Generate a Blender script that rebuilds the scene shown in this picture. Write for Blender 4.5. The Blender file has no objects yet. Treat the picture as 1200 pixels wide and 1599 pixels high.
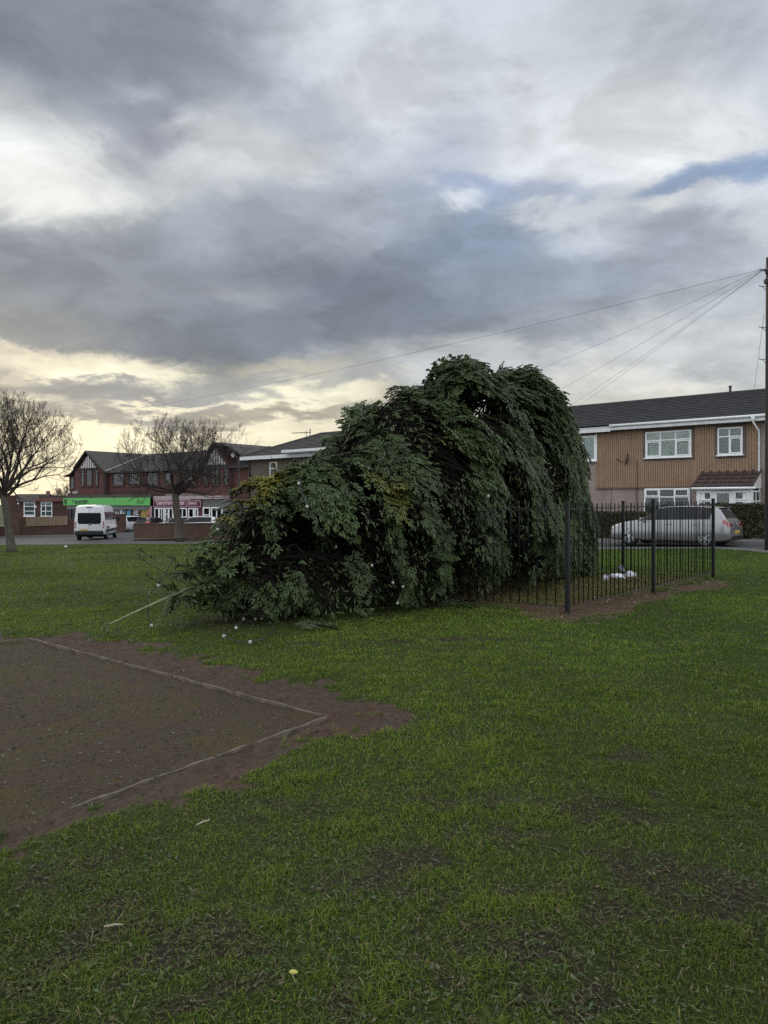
import bpy, bmesh, math, random
import numpy as np
from mathutils import Vector, Matrix

random.seed(11)
rng = np.random.default_rng(5)
R = math.radians
SC = bpy.context.scene
COL = SC.collection

# ------------------------------------------------------------------ camera, sky, sun, exposure
EYE = 1.55          # eye height above the ground under the camera
F = 1165.0          # focal length in photo pixels (photo 1200 x 1599)
CX, HZ = 600.0, 785.0
cam_d = bpy.data.cameras.new('camera'); cam = bpy.data.objects.new('camera', cam_d); COL.objects.link(cam)
cam.location = (0, 0, EYE); cam.rotation_euler = (R(90), 0, 0)
cam_d.sensor_fit = 'VERTICAL'; cam_d.sensor_height = 36; cam_d.lens = 36 * F / 1599
cam_d.shift_y = -(1599 / 2 - HZ) / 1599
cam_d.clip_start = .05; cam_d.clip_end = 3000
SC.camera = cam
SC.view_settings.view_transform = 'Standard'; SC.view_settings.look = 'None'
SC.view_settings.exposure = 0; SC.view_settings.gamma = 1
SC.render.engine = 'CYCLES'
SC.cycles.use_denoising = False
SC.cycles.max_bounces = 4; SC.cycles.diffuse_bounces = 2; SC.cycles.transparent_max_bounces = 8
SC.cycles.use_adaptive_sampling = False
SC.cycles.sample_clamp_indirect = 6

def lin(c):
    return tuple(((x / 255) / 12.92 if x / 255 <= .04045 else ((x / 255 + .055) / 1.055) ** 2.4) for x in c)

SUN_AZ, SUN_EL = R(-27), R(9)
W = bpy.data.worlds.new('World'); SC.world = W; W.use_nodes = True
def build_sky():
    nt = W.node_tree; N = nt.nodes; L = nt.links
    N.clear()
    W.cycles.sampling_method = 'MANUAL'; W.cycles.sample_map_resolution = 512
    out = N.new('ShaderNodeOutputWorld'); bg = N.new('ShaderNodeBackground'); bg.inputs[1].default_value = .1
    L.new(bg.outputs[0], out.inputs[0])
    sky = N.new('ShaderNodeTexSky'); sky.sky_type = 'NISHITA'; sky.sun_disc = False
    sky.sun_elevation = SUN_EL; sky.sun_rotation = SUN_AZ
    tc = N.new('ShaderNodeTexCoord'); sep = N.new('ShaderNodeSeparateXYZ'); L.new(tc.outputs['Generated'], sep.inputs[0])
    def M(op, a, b=None, c=None):
        n = N.new('ShaderNodeMath'); n.operation = op
        for i, v in enumerate((a, b, c)):
            if v is None: continue
            if isinstance(v, (int, float)): n.inputs[i].default_value = v
            else: L.new(v, n.inputs[i])
        return n.outputs[0]
    def V(op, a, b=None, c=None):
        n = N.new('ShaderNodeVectorMath'); n.operation = op
        for i, v in enumerate((a, b, c)):
            if v is None: continue
            if isinstance(v, (tuple, list)): n.inputs[i].default_value = v
            elif isinstance(v, (int, float)): n.inputs[i].default_value = (v, v, v)
            else: L.new(v, n.inputs[i])
        return n
    def noise(vec, scale, detail, rough, lac=2.0, dist=0):
        n = N.new('ShaderNodeTexNoise'); n.inputs['Scale'].default_value = scale; n.inputs['Detail'].default_value = detail
        n.inputs['Roughness'].default_value = rough; n.inputs['Lacunarity'].default_value = lac; n.inputs['Distortion'].default_value = dist
        L.new(vec, n.inputs['Vector']); return n
    x, y, z = sep.outputs
    az = M('ARCTAN2', x, y); el = M('ARCSINE', M('MAXIMUM', M('MINIMUM', z, 1.0), -1.0))
    cmb = N.new('ShaderNodeCombineXYZ'); L.new(az, cmb.inputs[0]); L.new(el, cmb.inputs[1])
    p0 = cmb.outputs[0]
    # clouds lie in a layer: their texture is foreshortened towards the horizon
    lift = M('ADD', M('ABSOLUTE', z), .22)
    lay = N.new('ShaderNodeCombineXYZ'); L.new(M('DIVIDE', x, lift), lay.inputs[0]); L.new(M('DIVIDE', y, lift), lay.inputs[1])
    lp = lay.outputs[0]
    w1 = noise(lp, 1.7, 7, .6, dist=.35); w2 = noise(V('ADD', lp, (7.3, 2.1, 4)).outputs[0], 5.2, 6, .62, dist=.5)
    d1 = V('MULTIPLY_ADD', w1.outputs['Color'], (.17, .10, 0), (-.085, -.05, 0)).outputs[0]
    d2 = V('MULTIPLY_ADD', w2.outputs['Color'], (.11, .06, 0), (-.055, -.03, 0)).outputs[0]
    p = V('ADD', V('ADD', p0, d1).outputs[0], d2).outputs[0]
    acc = None; sw = None
    def pe(px, py):
        u, v = (px - CX) / F, (HZ - py) / F
        return math.atan(u), math.atan(v * math.cos(math.atan(u)))
    for (px, py, c, sx, sy, wt) in SKY:
        a, e = pe(px, py); kx, ky = F / (sx * .80), F / (sy * .80)
        pc = p if acc is None else V('MULTIPLY_ADD', acc, 1e-7, p).outputs[0]     # (keeps the blobs evaluated one after another)
        q = V('MULTIPLY_ADD', pc, (kx, ky, 0), (-a * kx, -e * ky, 0)).outputs[0]
        d = V('DOT_PRODUCT', q, q).outputs['Value']
        w = M('POWER', .36788, d)
        col = tuple(v * wt for v in lin(c))
        acc = V('MULTIPLY_ADD', col, w, acc if acc is not None else tuple(v * 2e-3 for v in (1.26, 1.29, 1.33))).outputs[0]  # start tone is the sky out of frame, brightened to add front light
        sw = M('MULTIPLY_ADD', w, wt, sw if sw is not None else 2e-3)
    cloud = V('DIVIDE', acc, None); 
    L.new(sw, cloud.inputs[1])
    # fine mottling of the cloud deck
    n3 = noise(V('ADD', lp, (3.1, 9.7, 1)).outputs[0], 3.4, 9, .66, dist=.6)
    n4 = noise(V('MULTIPLY', lp, (5.0, 14.0, 1)).outputs[0], 1.0, 6, .6, dist=.4)
    n5 = noise(V('MULTIPLY', tc.outputs['Generated'], (1, 1, 2.1)).outputs[0], 5.5, 10, .56, dist=.25)
    mr = N.new('ShaderNodeMapRange'); mr.interpolation_type = 'SMOOTHSTEP'; L.new(n5.outputs['Fac'], mr.inputs[0])
    for i_, v_ in ((1, .44), (2, .57), (3, -.085), (4, .085)): mr.inputs[i_].default_value = v_
    k = M('ADD', mr.outputs[0], M('MULTIPLY', M('SUBTRACT', n3.outputs['Fac'], .5), .80))
    k = M('ADD', k, M('MULTIPLY', M('SUBTRACT', n4.outputs['Fac'], .5), .16))
    cl = V('SCALE', cloud.outputs[0]); L.new(M('ADD', k, 1.0), cl.inputs['Scale'])
    # a little of the physical sky shows through everywhere, more where the deck is bluest
    mx = N.new('ShaderNodeMix'); mx.data_type = 'RGBA'; mx.inputs[0].default_value = .025
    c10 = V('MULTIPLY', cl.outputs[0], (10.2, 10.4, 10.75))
    L.new(c10.outputs[0], mx.inputs[6]); L.new(sky.outputs[0], mx.inputs[7])
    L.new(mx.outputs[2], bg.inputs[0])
SKY = [
 # px, py, colour seen, spread x, spread y, weight
 (-150, -50, (136,141,149), 170, 130, 1), (0, 20, (128,134,144), 130, 90, 1), (180, 40, (134,141,151), 130, 80, 1.2), (300, 80, (140,145,156), 90, 50, 1.2),
 (60, 100, (128,134,145), 110, 50, 1.2), (420, 10, (177,182,189), 90, 70, 1), (560, 60, (210,215,217), 120, 80, 1), (760, 40, (196,200,206), 130, 90, 1),
 (950, 40, (191,197,202), 140, 90, 1), (1150, 60, (180,187,194), 140, 90, 1), (1350, 60, (177,184,191), 150, 120, 1),
 (220, 160, (144,148,159), 70, 60, 1.4), (215, 215, (149,154,164), 40, 50, 1.6), (205, 135, (199,202,207), 34, 12, 1.1),
 (10, 160, (205,208,208), 70, 45, 1), (110, 150, (170,175,178), 60, 45, 1), (330, 150, (168,173,180), 80, 50, 1), (350, 220, (205,208,207), 80, 45, 1),
 (460, 190, (177,182,192), 80, 70, 1), (600, 150, (214,218,219), 110, 80, 1), (700, 230, (189,195,207), 70, 50, 1.2), (800, 150, (211,215,216), 100, 90, 1),
 (1000, 170, (227,229,228), 120, 70, 1.1), (1130, 200, (231,232,230), 110, 55, 1.1), (900, 250, (216,220,222), 70, 40, 1.2),
 (40, 230, (238,239,233), 110, 55, 1.3), (90, 300, (252,252,243), 70, 45, 1.6), (180, 270, (228,229,224), 70, 45, 1), (-120, 260, (231,231,223), 120, 90, 1),
 (450, 265, (212,214,213), 90, 40, 1), (560, 255, (182,188,198), 60, 45, 1), (330, 270, (198,201,201), 90, 40, 1),
 (740, 300, (159,171,195), 90, 16, 1.2), (725, 311, (234,237,238), 36, 9, 1.5), (860, 292, (160,172,195), 60, 16, 1.2), (905, 318, (215,219,221), 60, 15, 1.3),
 (1060, 283, (141,160,186), 60, 12, 2.2), (1150, 268, (137,158,189), 60, 13, 2.8), (1240, 250, (140,161,192), 60, 18, 2.4), (1030, 320, (227,230,229), 40, 13, 1.3), (1150, 305, (215,219,223), 50, 16, 1.4), (1240, 330, (210,214,217), 60, 40, 1),
 (20, 380, (133,139,150), 110, 45, 1.6), (180, 365, (147,153,160), 90, 40, 1.2), (340, 340, (157,163,171), 100, 40, 1.1), (500, 350, (159,165,174), 90, 45, 1), (640, 330, (165,172,182), 70, 35, 1),
 (750, 370, (141,153,171), 90, 40, 1.6), (920, 350, (191,197,204), 70, 35, 1), (1060, 370, (162,168,178), 90, 40, 1.2), (1200, 400, (179,185,192), 90, 45, 1.2),
 (120, 440, (137,143,151), 150, 50, 1.2), (330, 430, (137,143,152), 120, 45, 1.2), (380, 448, (162,165,165), 50, 14, .8), (560, 440, (124,131,143), 130, 50, 1.5), (780, 440, (138,146,160), 120, 45, 1.3), (960, 430, (155,162,173), 110, 40, 1.1), (1120, 460, (179,185,189), 110, 40, 1),
 (-100, 450, (153,157,155), 100, 60, 1), (10, 470, (167,169,162), 40, 16, .9), (300, 520, (119,126,135), 140, 40, 1.7), (100, 505, (148,152,152), 90, 30, 1), (480, 520, (126,133,142), 130, 40, 1.4), (680, 510, (128,136,147), 120, 40, 1.2), (860, 510, (154,159,166), 100, 40, 1), (1040, 520, (200,201,200), 110, 35, 1.1), (1200, 530, (207,209,209), 100, 40, 1.1),
 (40, 540, (229,219,194), 100, 13, 1.3), (130, 560, (250,242,212), 90, 14, 1.5), (215, 582, (252,244,215), 60, 16, 1.6), (330, 572, (134,138,140), 90, 16, 1.3), (430, 580, (191,185,166), 110, 14, 1), (580, 565, (170,172,172), 90, 30, 1), (760, 580, (201,203,202), 120, 45, 1), (960, 600, (218,216,208), 110, 35, 1.1), (1120, 580, (177,183,185), 60, 16, .8), (1150, 610, (224,220,208), 110, 25, 1.1),
 (30, 612, (252,244,213), 60, 12, 1.4), (120, 606, (148,150,149), 120, 14, 2.2), (-120, 600, (224,215,192), 110, 60, 1), (200, 647, (152,150,145), 150, 12, 2.4), (230, 632, (250,240,209), 60, 8, 1.2), (370, 606, (155,156,155), 120, 13, 2.), (500, 620, (252,245,214), 120, 14, 1.5), (330, 655, (166,160,144), 80, 10, 1), (480, 645, (175,167,149), 90, 10, 1), (640, 640, (191,185,169), 110, 30, 1),
 (60, 675, (252,241,206), 120, 24, 1.5), (200, 672, (252,243,208), 90, 16, 1.5), (380, 680, (252,241,209), 110, 18, 1.4), (130, 730, (252,243,207), 160, 30, 1.6), (500, 680, (252,242,211), 110, 20, 1.2), (700, 700, (250,240,214), 160, 50, 1), (950, 680, (222,216,200), 160, 50, 1), (1250, 690, (218,214,202), 180, 70, 1),
 (300, 780, (252,241,206), 300, 40, 1), (900, 790, (249,240,215), 300, 50, 1), (-250, 720, (252,242,206), 200, 70, 1),
]
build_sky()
sd = bpy.data.lights.new('sun', 'SUN'); sd.energy = .5; sd.angle = R(14); sd.color = (1, .9, .72)
sun = bpy.data.objects.new('sun', sd); COL.objects.link(sun)
sun_dir = Vector((math.sin(SUN_AZ) * math.cos(SUN_EL), math.cos(SUN_AZ) * math.cos(SUN_EL), math.sin(SUN_EL)))
sun.rotation_euler = sun_dir.to_track_quat('Z', 'Y').to_euler()
sun.location = (-20, 30, 20)

# ------------------------------------------------------------------ helpers
GA, GB = .0257, -.0103                       # the green falls gently to the left and away
def G(x, y):
    k = 1.0
    d = math.hypot(x, y)
    if d > 130: k = 130 / d
    return (GA * x + GB * y) * k
def Gn(x, y):
    d = np.hypot(x, y); return (GA * x + GB * y) * np.where(d > 130, 130 / np.maximum(d, 1), 1)
def gp(px, py):
    """the spot on the sloping green that this survey sight-line meets"""
    k, m = (px - CX) / F, (py - HZ) / F
    y = EYE / (m + GA * k + GB)
    return (k * y, y)
def at(px, py, y):
    return Vector(((px - CX) / F * y, y, EYE + (HZ - py) / F * y))

def fnoise(x, y, scale, octaves=4, seed=0, gain=.5):
    x = np.asarray(x, float) * scale; y = np.asarray(y, float) * scale
    tot = np.zeros(np.broadcast(x, y).shape); amp = 1.0; norm = 0
    for o in range(octaves):
        xi = np.floor(x).astype(np.int64); yi = np.floor(y).astype(np.int64); fx = x - xi; fy = y - yi
        fx = fx * fx * (3 - 2 * fx); fy = fy * fy * (3 - 2 * fy)
        def h(a, b):
            n = (a * 374761393 + b * 668265263 + (seed + o * 17) * 982451653) & 0x7fffffff
            n = ((n ^ (n >> 13)) * 1274126177) & 0x7fffffff
            n = n ^ (n >> 16)
            return (n & 0xffff) / 65535.0
        v = (h(xi, yi) * (1 - fx) + h(xi + 1, yi) * fx) * (1 - fy) + (h(xi, yi + 1) * (1 - fx) + h(xi + 1, yi + 1) * fx) * fy
        tot += v * amp; norm += amp; amp *= gain; x = x * 2.03 + 13.7; y = y * 2.03 + 5.1
    return tot / norm
def sstep(a, b, v):
    t = np.clip((v - a) / (b - a), 0, 1); return t * t * (3 - 2 * t)
def poly_sd(x, y, P):
    """signed distance to a polygon, positive inside"""
    P = np.array(P); x = np.asarray(x, float); y = np.asarray(y, float)
    d = np.full(x.shape, 1e9); ins = np.zeros(x.shape, bool)
    for i in range(len(P)):
        ax, ay = P[i]; bx, by = P[(i + 1) % len(P)]
        ex, ey = bx - ax, by - ay; l2 = ex * ex + ey * ey + 1e-12
        t = np.clip(((x - ax) * ex + (y - ay) * ey) / l2, 0, 1)
        d = np.minimum(d, np.hypot(x - ax - t * ex, y - ay - t * ey))
        c = ((ay > y) != (by > y)) & (x < ex * (y - ay) / (ey if abs(ey) > 1e-12 else 1e-12) + ax)
        ins ^= c
    return np.where(ins, d, -d)

def tag(o, label=None, cat=None, group=None, kind=None):
    if label: o['label'] = label
    if cat: o['category'] = cat
    if group: o['group'] = group
    if kind: o['kind'] = kind
    return o
def thing(name, label, cat, loc=(0, 0, 0), rotz=0, group=None):
    o = bpy.data.objects.new(name, None); COL.objects.link(o); o.empty_display_size = .3
    o.location = loc; o.rotation_euler = (0, 0, rotz)
    return tag(o, label, cat, group)
def copy_tree(o, parent=None):
    c = o.copy(); COL.objects.link(c); c.parent = parent
    for ch in list(o.children): copy_tree(ch, c)
    return c
def mesh_np(name, V, Fa, mat, parent=None, smooth=False, cols=None):
    """V (n,3), Fa (m,k) equal-sized faces"""
    me = bpy.data.meshes.new(name); V = np.ascontiguousarray(V, np.float32); Fa = np.ascontiguousarray(Fa, np.int32)
    k = Fa.shape[1]
    me.vertices.add(len(V)); me.vertices.foreach_set('co', V.ravel())
    me.loops.add(Fa.size); me.loops.foreach_set('vertex_index', Fa.ravel())
    me.polygons.add(len(Fa)); me.polygons.foreach_set('loop_start', np.arange(0, Fa.size, k, dtype=np.int32))
    try: me.polygons.foreach_set('loop_total', np.full(len(Fa), k, np.int32))
    except Exception: pass
    if cols is not None:
        for nm, arr in cols.items():
            a = me.attributes.new(nm, 'FLOAT_COLOR', 'POINT')
            if arr.shape[1] == 3: arr = np.concatenate([arr, np.ones((len(arr), 1))], 1)
            a.data.foreach_set('color', np.ascontiguousarray(arr, np.float32).ravel())
    me.update(calc_edges=True); me.validate()
    me.polygons.foreach_set('use_smooth', np.full(len(me.polygons), smooth))
    if mat: me.materials.append(mat)
    o = bpy.data.objects.new(name, me); COL.objects.link(o); o.parent = parent
    return o

class MB:
    def __init__(s): s.v = []; s.f = []
    def add(s, V, Fs):
        b = len(s.v); s.v += [tuple(p) for p in V]; s.f += [tuple(i + b for i in f) for f in Fs]; return s
    def box(s, c, d, M=None):
        x, y, z = [q / 2 for q in d]
        P = [Vector((a * x, b * y, e * z)) for e in (-1, 1) for b in (-1, 1) for a in (-1, 1)]
        if M is not None: P = [M @ p for p in P]
        c = Vector(c); P = [p + c for p in P]
        return s.add(P, [(0, 2, 3, 1), (4, 5, 7, 6), (0, 1, 5, 4), (2, 6, 7, 3), (0, 4, 6, 2), (1, 3, 7, 5)])
    def bb(s, x0, x1, y0, y1, z0, z1):
        return s.box(((x0 + x1) / 2, (y0 + y1) / 2, (z0 + z1) / 2), (abs(x1 - x0), abs(y1 - y0), abs(z1 - z0)))
    def bev(s, c, d, b=.01, M=None):
        bm = bmesh.new(); bmesh.ops.create_cube(bm, size=1)
        for v in bm.verts: v.co = Vector((v.co.x * d[0], v.co.y * d[1], v.co.z * d[2]))
        bmesh.ops.bevel(bm, geom=bm.edges[:], offset=b, segments=2, affect='EDGES', profile=.6)
        bm.verts.index_update()
        P = [(M @ v.co if M is not None else v.co) + Vector(c) for v in bm.verts]; Fs = [tuple(v.index for v in f.verts) for f in bm.faces]
        bm.free(); return s.add(P, Fs)
    def tube(s, pts, r, n=6, cap=True):
        pts = [Vector(p) for p in pts]; rs = r if isinstance(r, (list, tuple)) else [r] * len(pts)
        V = []; Fs = []; up = Vector((0, 0, 1))
        for i, p in enumerate(pts):
            t = (pts[min(i + 1, len(pts) - 1)] - pts[max(i - 1, 0)]).normalized()
            a = t.cross(up); a = a.normalized() if a.length > 1e-3 else Vector((1, 0, 0)); b = a.cross(t)
            for k in range(n):
                th = 2 * math.pi * k / n; V.append(p + (a * math.cos(th) + b * math.sin(th)) * rs[i])
        for i in range(len(pts) - 1):
            for k in range(n):
                k2 = (k + 1) % n; Fs.append((i * n + k, i * n + k2, (i + 1) * n + k2, (i + 1) * n + k))
        if cap: Fs += [tuple(range(n))[::-1], tuple(range((len(pts) - 1) * n, len(pts) * n))]
        return s.add(V, Fs)
    def lathe(s, prof, c=(0, 0, 0), axis='z', n=20):
        V = []; Fs = []
        for (r, h) in prof:
            for k in range(n):
                th = 2 * math.pi * k / n; a, b = r * math.cos(th), r * math.sin(th)
                V.append(Vector({'z': (a, b, h), 'y': (a, h, b), 'x': (h, a, b)}[axis]) + Vector(c))
        for i in range(len(prof) - 1):
            for k in range(n):
                k2 = (k + 1) % n; Fs.append((i * n + k, i * n + k2, (i + 1) * n + k2, (i + 1) * n + k))
        Fs += [tuple(range(n))[::-1], tuple(range((len(prof) - 1) * n, len(prof) * n))]
        return s.add(V, Fs)
    def prism(s, poly, o0, o1, ax='y'):
        """poly of (a,b) extruded along ax from o0 to o1"""
        n = len(poly); V = []
        for o in (o0, o1):
            for (a, b) in poly: V.append({'y': (a, o, b), 'x': (o, a, b), 'z': (a, b, o)}[ax])
        Fs = [tuple(range(n))[::-1], tuple(range(n, 2 * n))] + [(i, (i + 1) % n, n + (i + 1) % n, n + i) for i in range(n)]
        return s.add(V, Fs)
    def quad(s, a, b, c, d): return s.add([a, b, c, d], [(0, 1, 2, 3)])
    def build(s, name, mat, parent=None, smooth=False, fix=True, label=None):
        me = bpy.data.meshes.new(name); me.from_pydata(s.v, [], s.f); me.update()
        if fix:
            bm = bmesh.new(); bm.from_mesh(me); bmesh.ops.recalc_face_normals(bm, faces=bm.faces[:]); bm.to_mesh(me); bm.free()
        if smooth: me.polygons.foreach_set('use_smooth', [True] * len(me.polygons))
        if mat: me.materials.append(mat)
        o = bpy.data.objects.new(name, me); COL.objects.link(o); o.parent = parent
        if label: o['label'] = label
        return o

def tubes_np(P, Rr, n):
    """P (k,m,3) polylines, Rr (k,m) radii -> verts, quads"""
    k, m, _ = P.shape
    T = np.gradient(P, axis=1); T /= np.linalg.norm(T, axis=2, keepdims=True) + 1e-9
    up = np.where(np.abs(T[..., 2:3]) > .92, np.array([1., 0, 0]), np.array([0, 0, 1.]))
    A = np.cross(T, up); A /= np.linalg.norm(A, axis=2, keepdims=True) + 1e-9; B = np.cross(A, T)
    th = np.arange(n) * 2 * np.pi / n
    V = P[:, :, None, :] + Rr[:, :, None, None] * (A[:, :, None, :] * np.cos(th)[None, None, :, None] + B[:, :, None, :] * np.sin(th)[None, None, :, None])
    idx = np.arange(k * m * n).reshape(k, m, n)
    a = idx[:, :-1, :]; b = np.roll(idx, -1, 2)[:, :-1, :]; c = np.roll(idx, -1, 2)[:, 1:, :]; d = idx[:, 1:, :]
    return V.reshape(-1, 3), np.stack([a, b, c, d], -1).reshape(-1, 4)
def cat_geo(parts):
    V = []; Fs = []; o = 0
    for v, f in parts: V.append(v); Fs.append(f + o); o += len(v)
    return np.concatenate(V), np.concatenate(Fs)

# ------------------------------------------------------------------ materials
MATS = {}
def mat(name, col, rough=.6, var=.18, scale=6., metal=0., bump=0., bscale=None, spec=.4, col2=None, detail=5, stretch=None, coat=0):
    if name in MATS: return MATS[name]
    m = bpy.data.materials.new(name); m.use_nodes = True; nt = m.node_tree; N = nt.nodes; L = nt.links
    b = N['Principled BSDF']; b.inputs['Roughness'].default_value = rough; b.inputs['Metallic'].default_value = metal
    b.inputs['Specular IOR Level'].default_value = spec; b.inputs['Coat Weight'].default_value = coat
    tc = N.new('ShaderNodeTexCoord'); src = tc.outputs['Object']
    if stretch:
        mp = N.new('ShaderNodeMapping'); mp.inputs['Scale'].default_value = stretch; L.new(src, mp.inputs[0]); src = mp.outputs[0]
    n = N.new('ShaderNodeTexNoise'); n.inputs['Scale'].default_value = scale; n.inputs['Detail'].default_value = detail; n.inputs['Roughness'].default_value = .6
    L.new(src, n.inputs['Vector'])
    cr = N.new('ShaderNodeValToRGB'); c2 = col2 if col2 else tuple(min(1, c * (1 + var)) for c in col)
    c1 = col if col2 else tuple(c * (1 - var) for c in col)
    cr.color_ramp.elements[0].color = (*c1, 1); cr.color_ramp.elements[1].color = (*c2, 1)
    cr.color_ramp.elements[0].position = .3; cr.color_ramp.elements[1].position = .7
    L.new(n.outputs['Fac'], cr.inputs[0]); L.new(cr.outputs[0], b.inputs['Base Color'])
    if bump:
        bn = N.new('ShaderNodeBump'); bn.inputs['Strength'].default_value = bump; bn.inputs['Distance'].default_value = .02
        n2 = N.new('ShaderNodeTexNoise'); n2.inputs['Scale'].default_value = bscale or scale * 6; n2.inputs['Detail'].default_value = 4; L.new(src, n2.inputs['Vector'])
        L.new(n2.outputs['Fac'], bn.inputs['Height']); L.new(bn.outputs[0], b.inputs['Normal'])
    MATS[name] = m; return m
def brick(name, c1, c2, mortar, rowh=.075, bw=.225, rough=.85):
    if name in MATS: return MATS[name]
    m = mat(name, c1, rough); nt = m.node_tree; N = nt.nodes; L = nt.links; b = N['Principled BSDF']
    tc = N.new('ShaderNodeTexCoord'); sp = N.new('ShaderNodeSeparateXYZ'); L.new(tc.outputs['Object'], sp.inputs[0])
    ad = N.new('ShaderNodeMath'); L.new(sp.outputs[0], ad.inputs[0]); L.new(sp.outputs[1], ad.inputs[1])
    cb = N.new('ShaderNodeCombineXYZ'); L.new(ad.outputs[0], cb.inputs[0]); L.new(sp.outputs[2], cb.inputs[1])
    br = N.new('ShaderNodeTexBrick'); L.new(cb.outputs[0], br.inputs['Vector'])
    br.inputs['Color1'].default_value = (*c1, 1); br.inputs['Color2'].default_value = (*c2, 1); br.inputs['Mortar'].default_value = (*mortar, 1)
    br.inputs['Scale'].default_value = 1; br.inputs['Brick Width'].default_value = bw; br.inputs['Row Height'].default_value = rowh
    br.inputs['Mortar Size'].default_value = .008
    n = N.new('ShaderNodeTexNoise'); n.inputs['Scale'].default_value = 1.2; n.inputs['Detail'].default_value = 6; L.new(tc.outputs['Object'], n.inputs['Vector'])
    mx = N.new('ShaderNodeMix'); mx.data_type = 'RGBA'; mx.blend_type = 'MULTIPLY'; mx.inputs[0].default_value = .7
    cr = N.new('ShaderNodeValToRGB'); cr.color_ramp.elements[0].color = (.5, .5, .5, 1); cr.color_ramp.elements[1].color = (1.15, 1.1, 1.05, 1)
    cr.color_ramp.elements[0].position = .3; cr.color_ramp.elements[1].position = .7
    L.new(n.outputs['Fac'], cr.inputs[0]); L.new(br.outputs[0], mx.inputs[6]); L.new(cr.outputs[0], mx.inputs[7]); L.new(mx.outputs[2], b.inputs['Base Color'])
    bn = N.new('ShaderNodeBump'); bn.inputs['Strength'].default_value = .4; bn.inputs['Distance'].default_value = .01; bn.invert = True
    L.new(br.outputs['Fac'], bn.inputs['Height']); L.new(bn.outputs[0], b.inputs['Normal'])
    return m
def attr_mat(name, rough=.6, spec=.3, trans=0., noise_amt=0.):
    if name in MATS: return MATS[name]
    m = bpy.data.materials.new(name); m.use_nodes = True; nt = m.node_tree; N = nt.nodes; L = nt.links
    b = N['Principled BSDF']; b.inputs['Roughness'].default_value = rough; b.inputs['Specular IOR Level'].default_value = spec
    a = N.new('ShaderNodeAttribute'); a.attribute_name = 'Col'
    L.new(a.outputs['Color'], b.inputs['Base Color'])
    if trans:
        t = N.new('ShaderNodeBsdfTranslucent'); L.new(a.outputs['Color'], t.inputs[0]); ms = N.new('ShaderNodeMixShader'); ms.inputs[0].default_value = trans
        L.new(b.outputs[0], ms.inputs[1]); L.new(t.outputs[0], ms.inputs[2]); L.new(ms.outputs[0], N['Material Output'].inputs[0])
    MATS[name] = m; return m
def glass(name, tint=(.9, .95, .93), rough=.03, base=.0):
    if name in MATS: return MATS[name]
    m = bpy.data.materials.new(name); m.use_nodes = True; nt = m.node_tree; N = nt.nodes; L = nt.links; N.remove(N['Principled BSDF'])
    t = N.new('ShaderNodeBsdfTransparent'); t.inputs[0].default_value = (*tint, 1)
    g = N.new('ShaderNodeBsdfGlossy'); g.inputs['Roughness'].default_value = rough
    fr = N.new('ShaderNodeFresnel'); fr.inputs[0].default_value = 1.55
    mr = N.new('ShaderNodeMath'); mr.operation = 'ADD'; mr.inputs[1].default_value = base; L.new(fr.outputs[0], mr.inputs[0])
    ms = N.new('ShaderNodeMixShader'); L.new(mr.outputs[0], ms.inputs[0]); L.new(t.outputs[0], ms.inputs[1]); L.new(g.outputs[0], ms.inputs[2])
    L.new(ms.outputs[0], N['Material Output'].inputs[0]); MATS[name] = m; return m

m_black = mat('black_paint', (.0035, .004, .005), .5, .25, 30, spec=.35)
m_white = mat('white_plastic', (.78, .80, .80), .35, .06, 3)
m_whitepaint = mat('white_gloss_paint', (.70, .71, .71), .45, .12, 4)
m_dark = mat('dark_interior', (.012, .012, .014), .8)
m_glass = glass('window_glass'); m_carglass = mat('tinted_car_glass', (.010, .012, .014), .12, .1, 2, spec=.25)
m_tyre = mat('rubber', (.012, .012, .013), .8); m_rim = mat('alloy', (.5, .5, .52), .3, .05, 5, metal=.8)
m_bark = mat('bark', (.078, .068, .052), .9, .5, 9, bump=.8, bscale=30, stretch=(1, 1, .35))
m_twig = mat('twig_bark', (.045, .037, .031), .9, .3, 9)
# ------------------------------------------------------------------ the green, the bare patch, the roads
MUD = [gp(*p) for p in [(-420, 975), (-150, 984), (0, 988), (100, 990), (170, 993), (260, 1013), (330, 1031), (420, 1058), (540, 1086), (610, 1101), (652, 1126),
                        (600, 1150), (510, 1168), (440, 1190), (350, 1215), (240, 1246), (150, 1276), (80, 1306), (0, 1336), (-300, 1440), (-800, 1500)]]
PITCH = [gp(*p) for p in [(510, 1117), (45, 996), (-60, 1004), (-700, 1060), (-700, 1420), (-260, 1400), (110, 1262)]]
DEBRIS = [gp(*p) for p in [(775, 952), (810, 968), (880, 978), (940, 972), (990, 957), (1040, 938), (1120, 920), (1160, 911), (1110, 903), (1020, 920), (886, 942), (800, 938)]]
U = Vector((.763, -.646)); U.normalize(); VN = Vector((-U.y, U.x))       # along the street (to the right, nearer) and away from the green
FC = Vector((2.62, 10.65)); FU = Vector((.665, .747)).normalized(); FV = Vector((-.747, .665)).normalized()
ENCL = [tuple(FC), tuple(FC + FU * 6.2), tuple(FC + FU * 6.2 + FV * 6.2), tuple(FC + FV * 6.2)]
EDGE = [gp(*p) for p in [(-420, 853), (0, 851.2), (100, 850.6), (200, 849.6), (300, 849)]] + [gp(*p) for p in [(960, 857.5), (1117, 856.6), (1160, 859.5), (1195, 863), (1260, 868), (1400, 876)]]
GREEN = EDGE + [(40, 5), (40, -40), (-60, -40), (-60, 30)]
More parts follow.
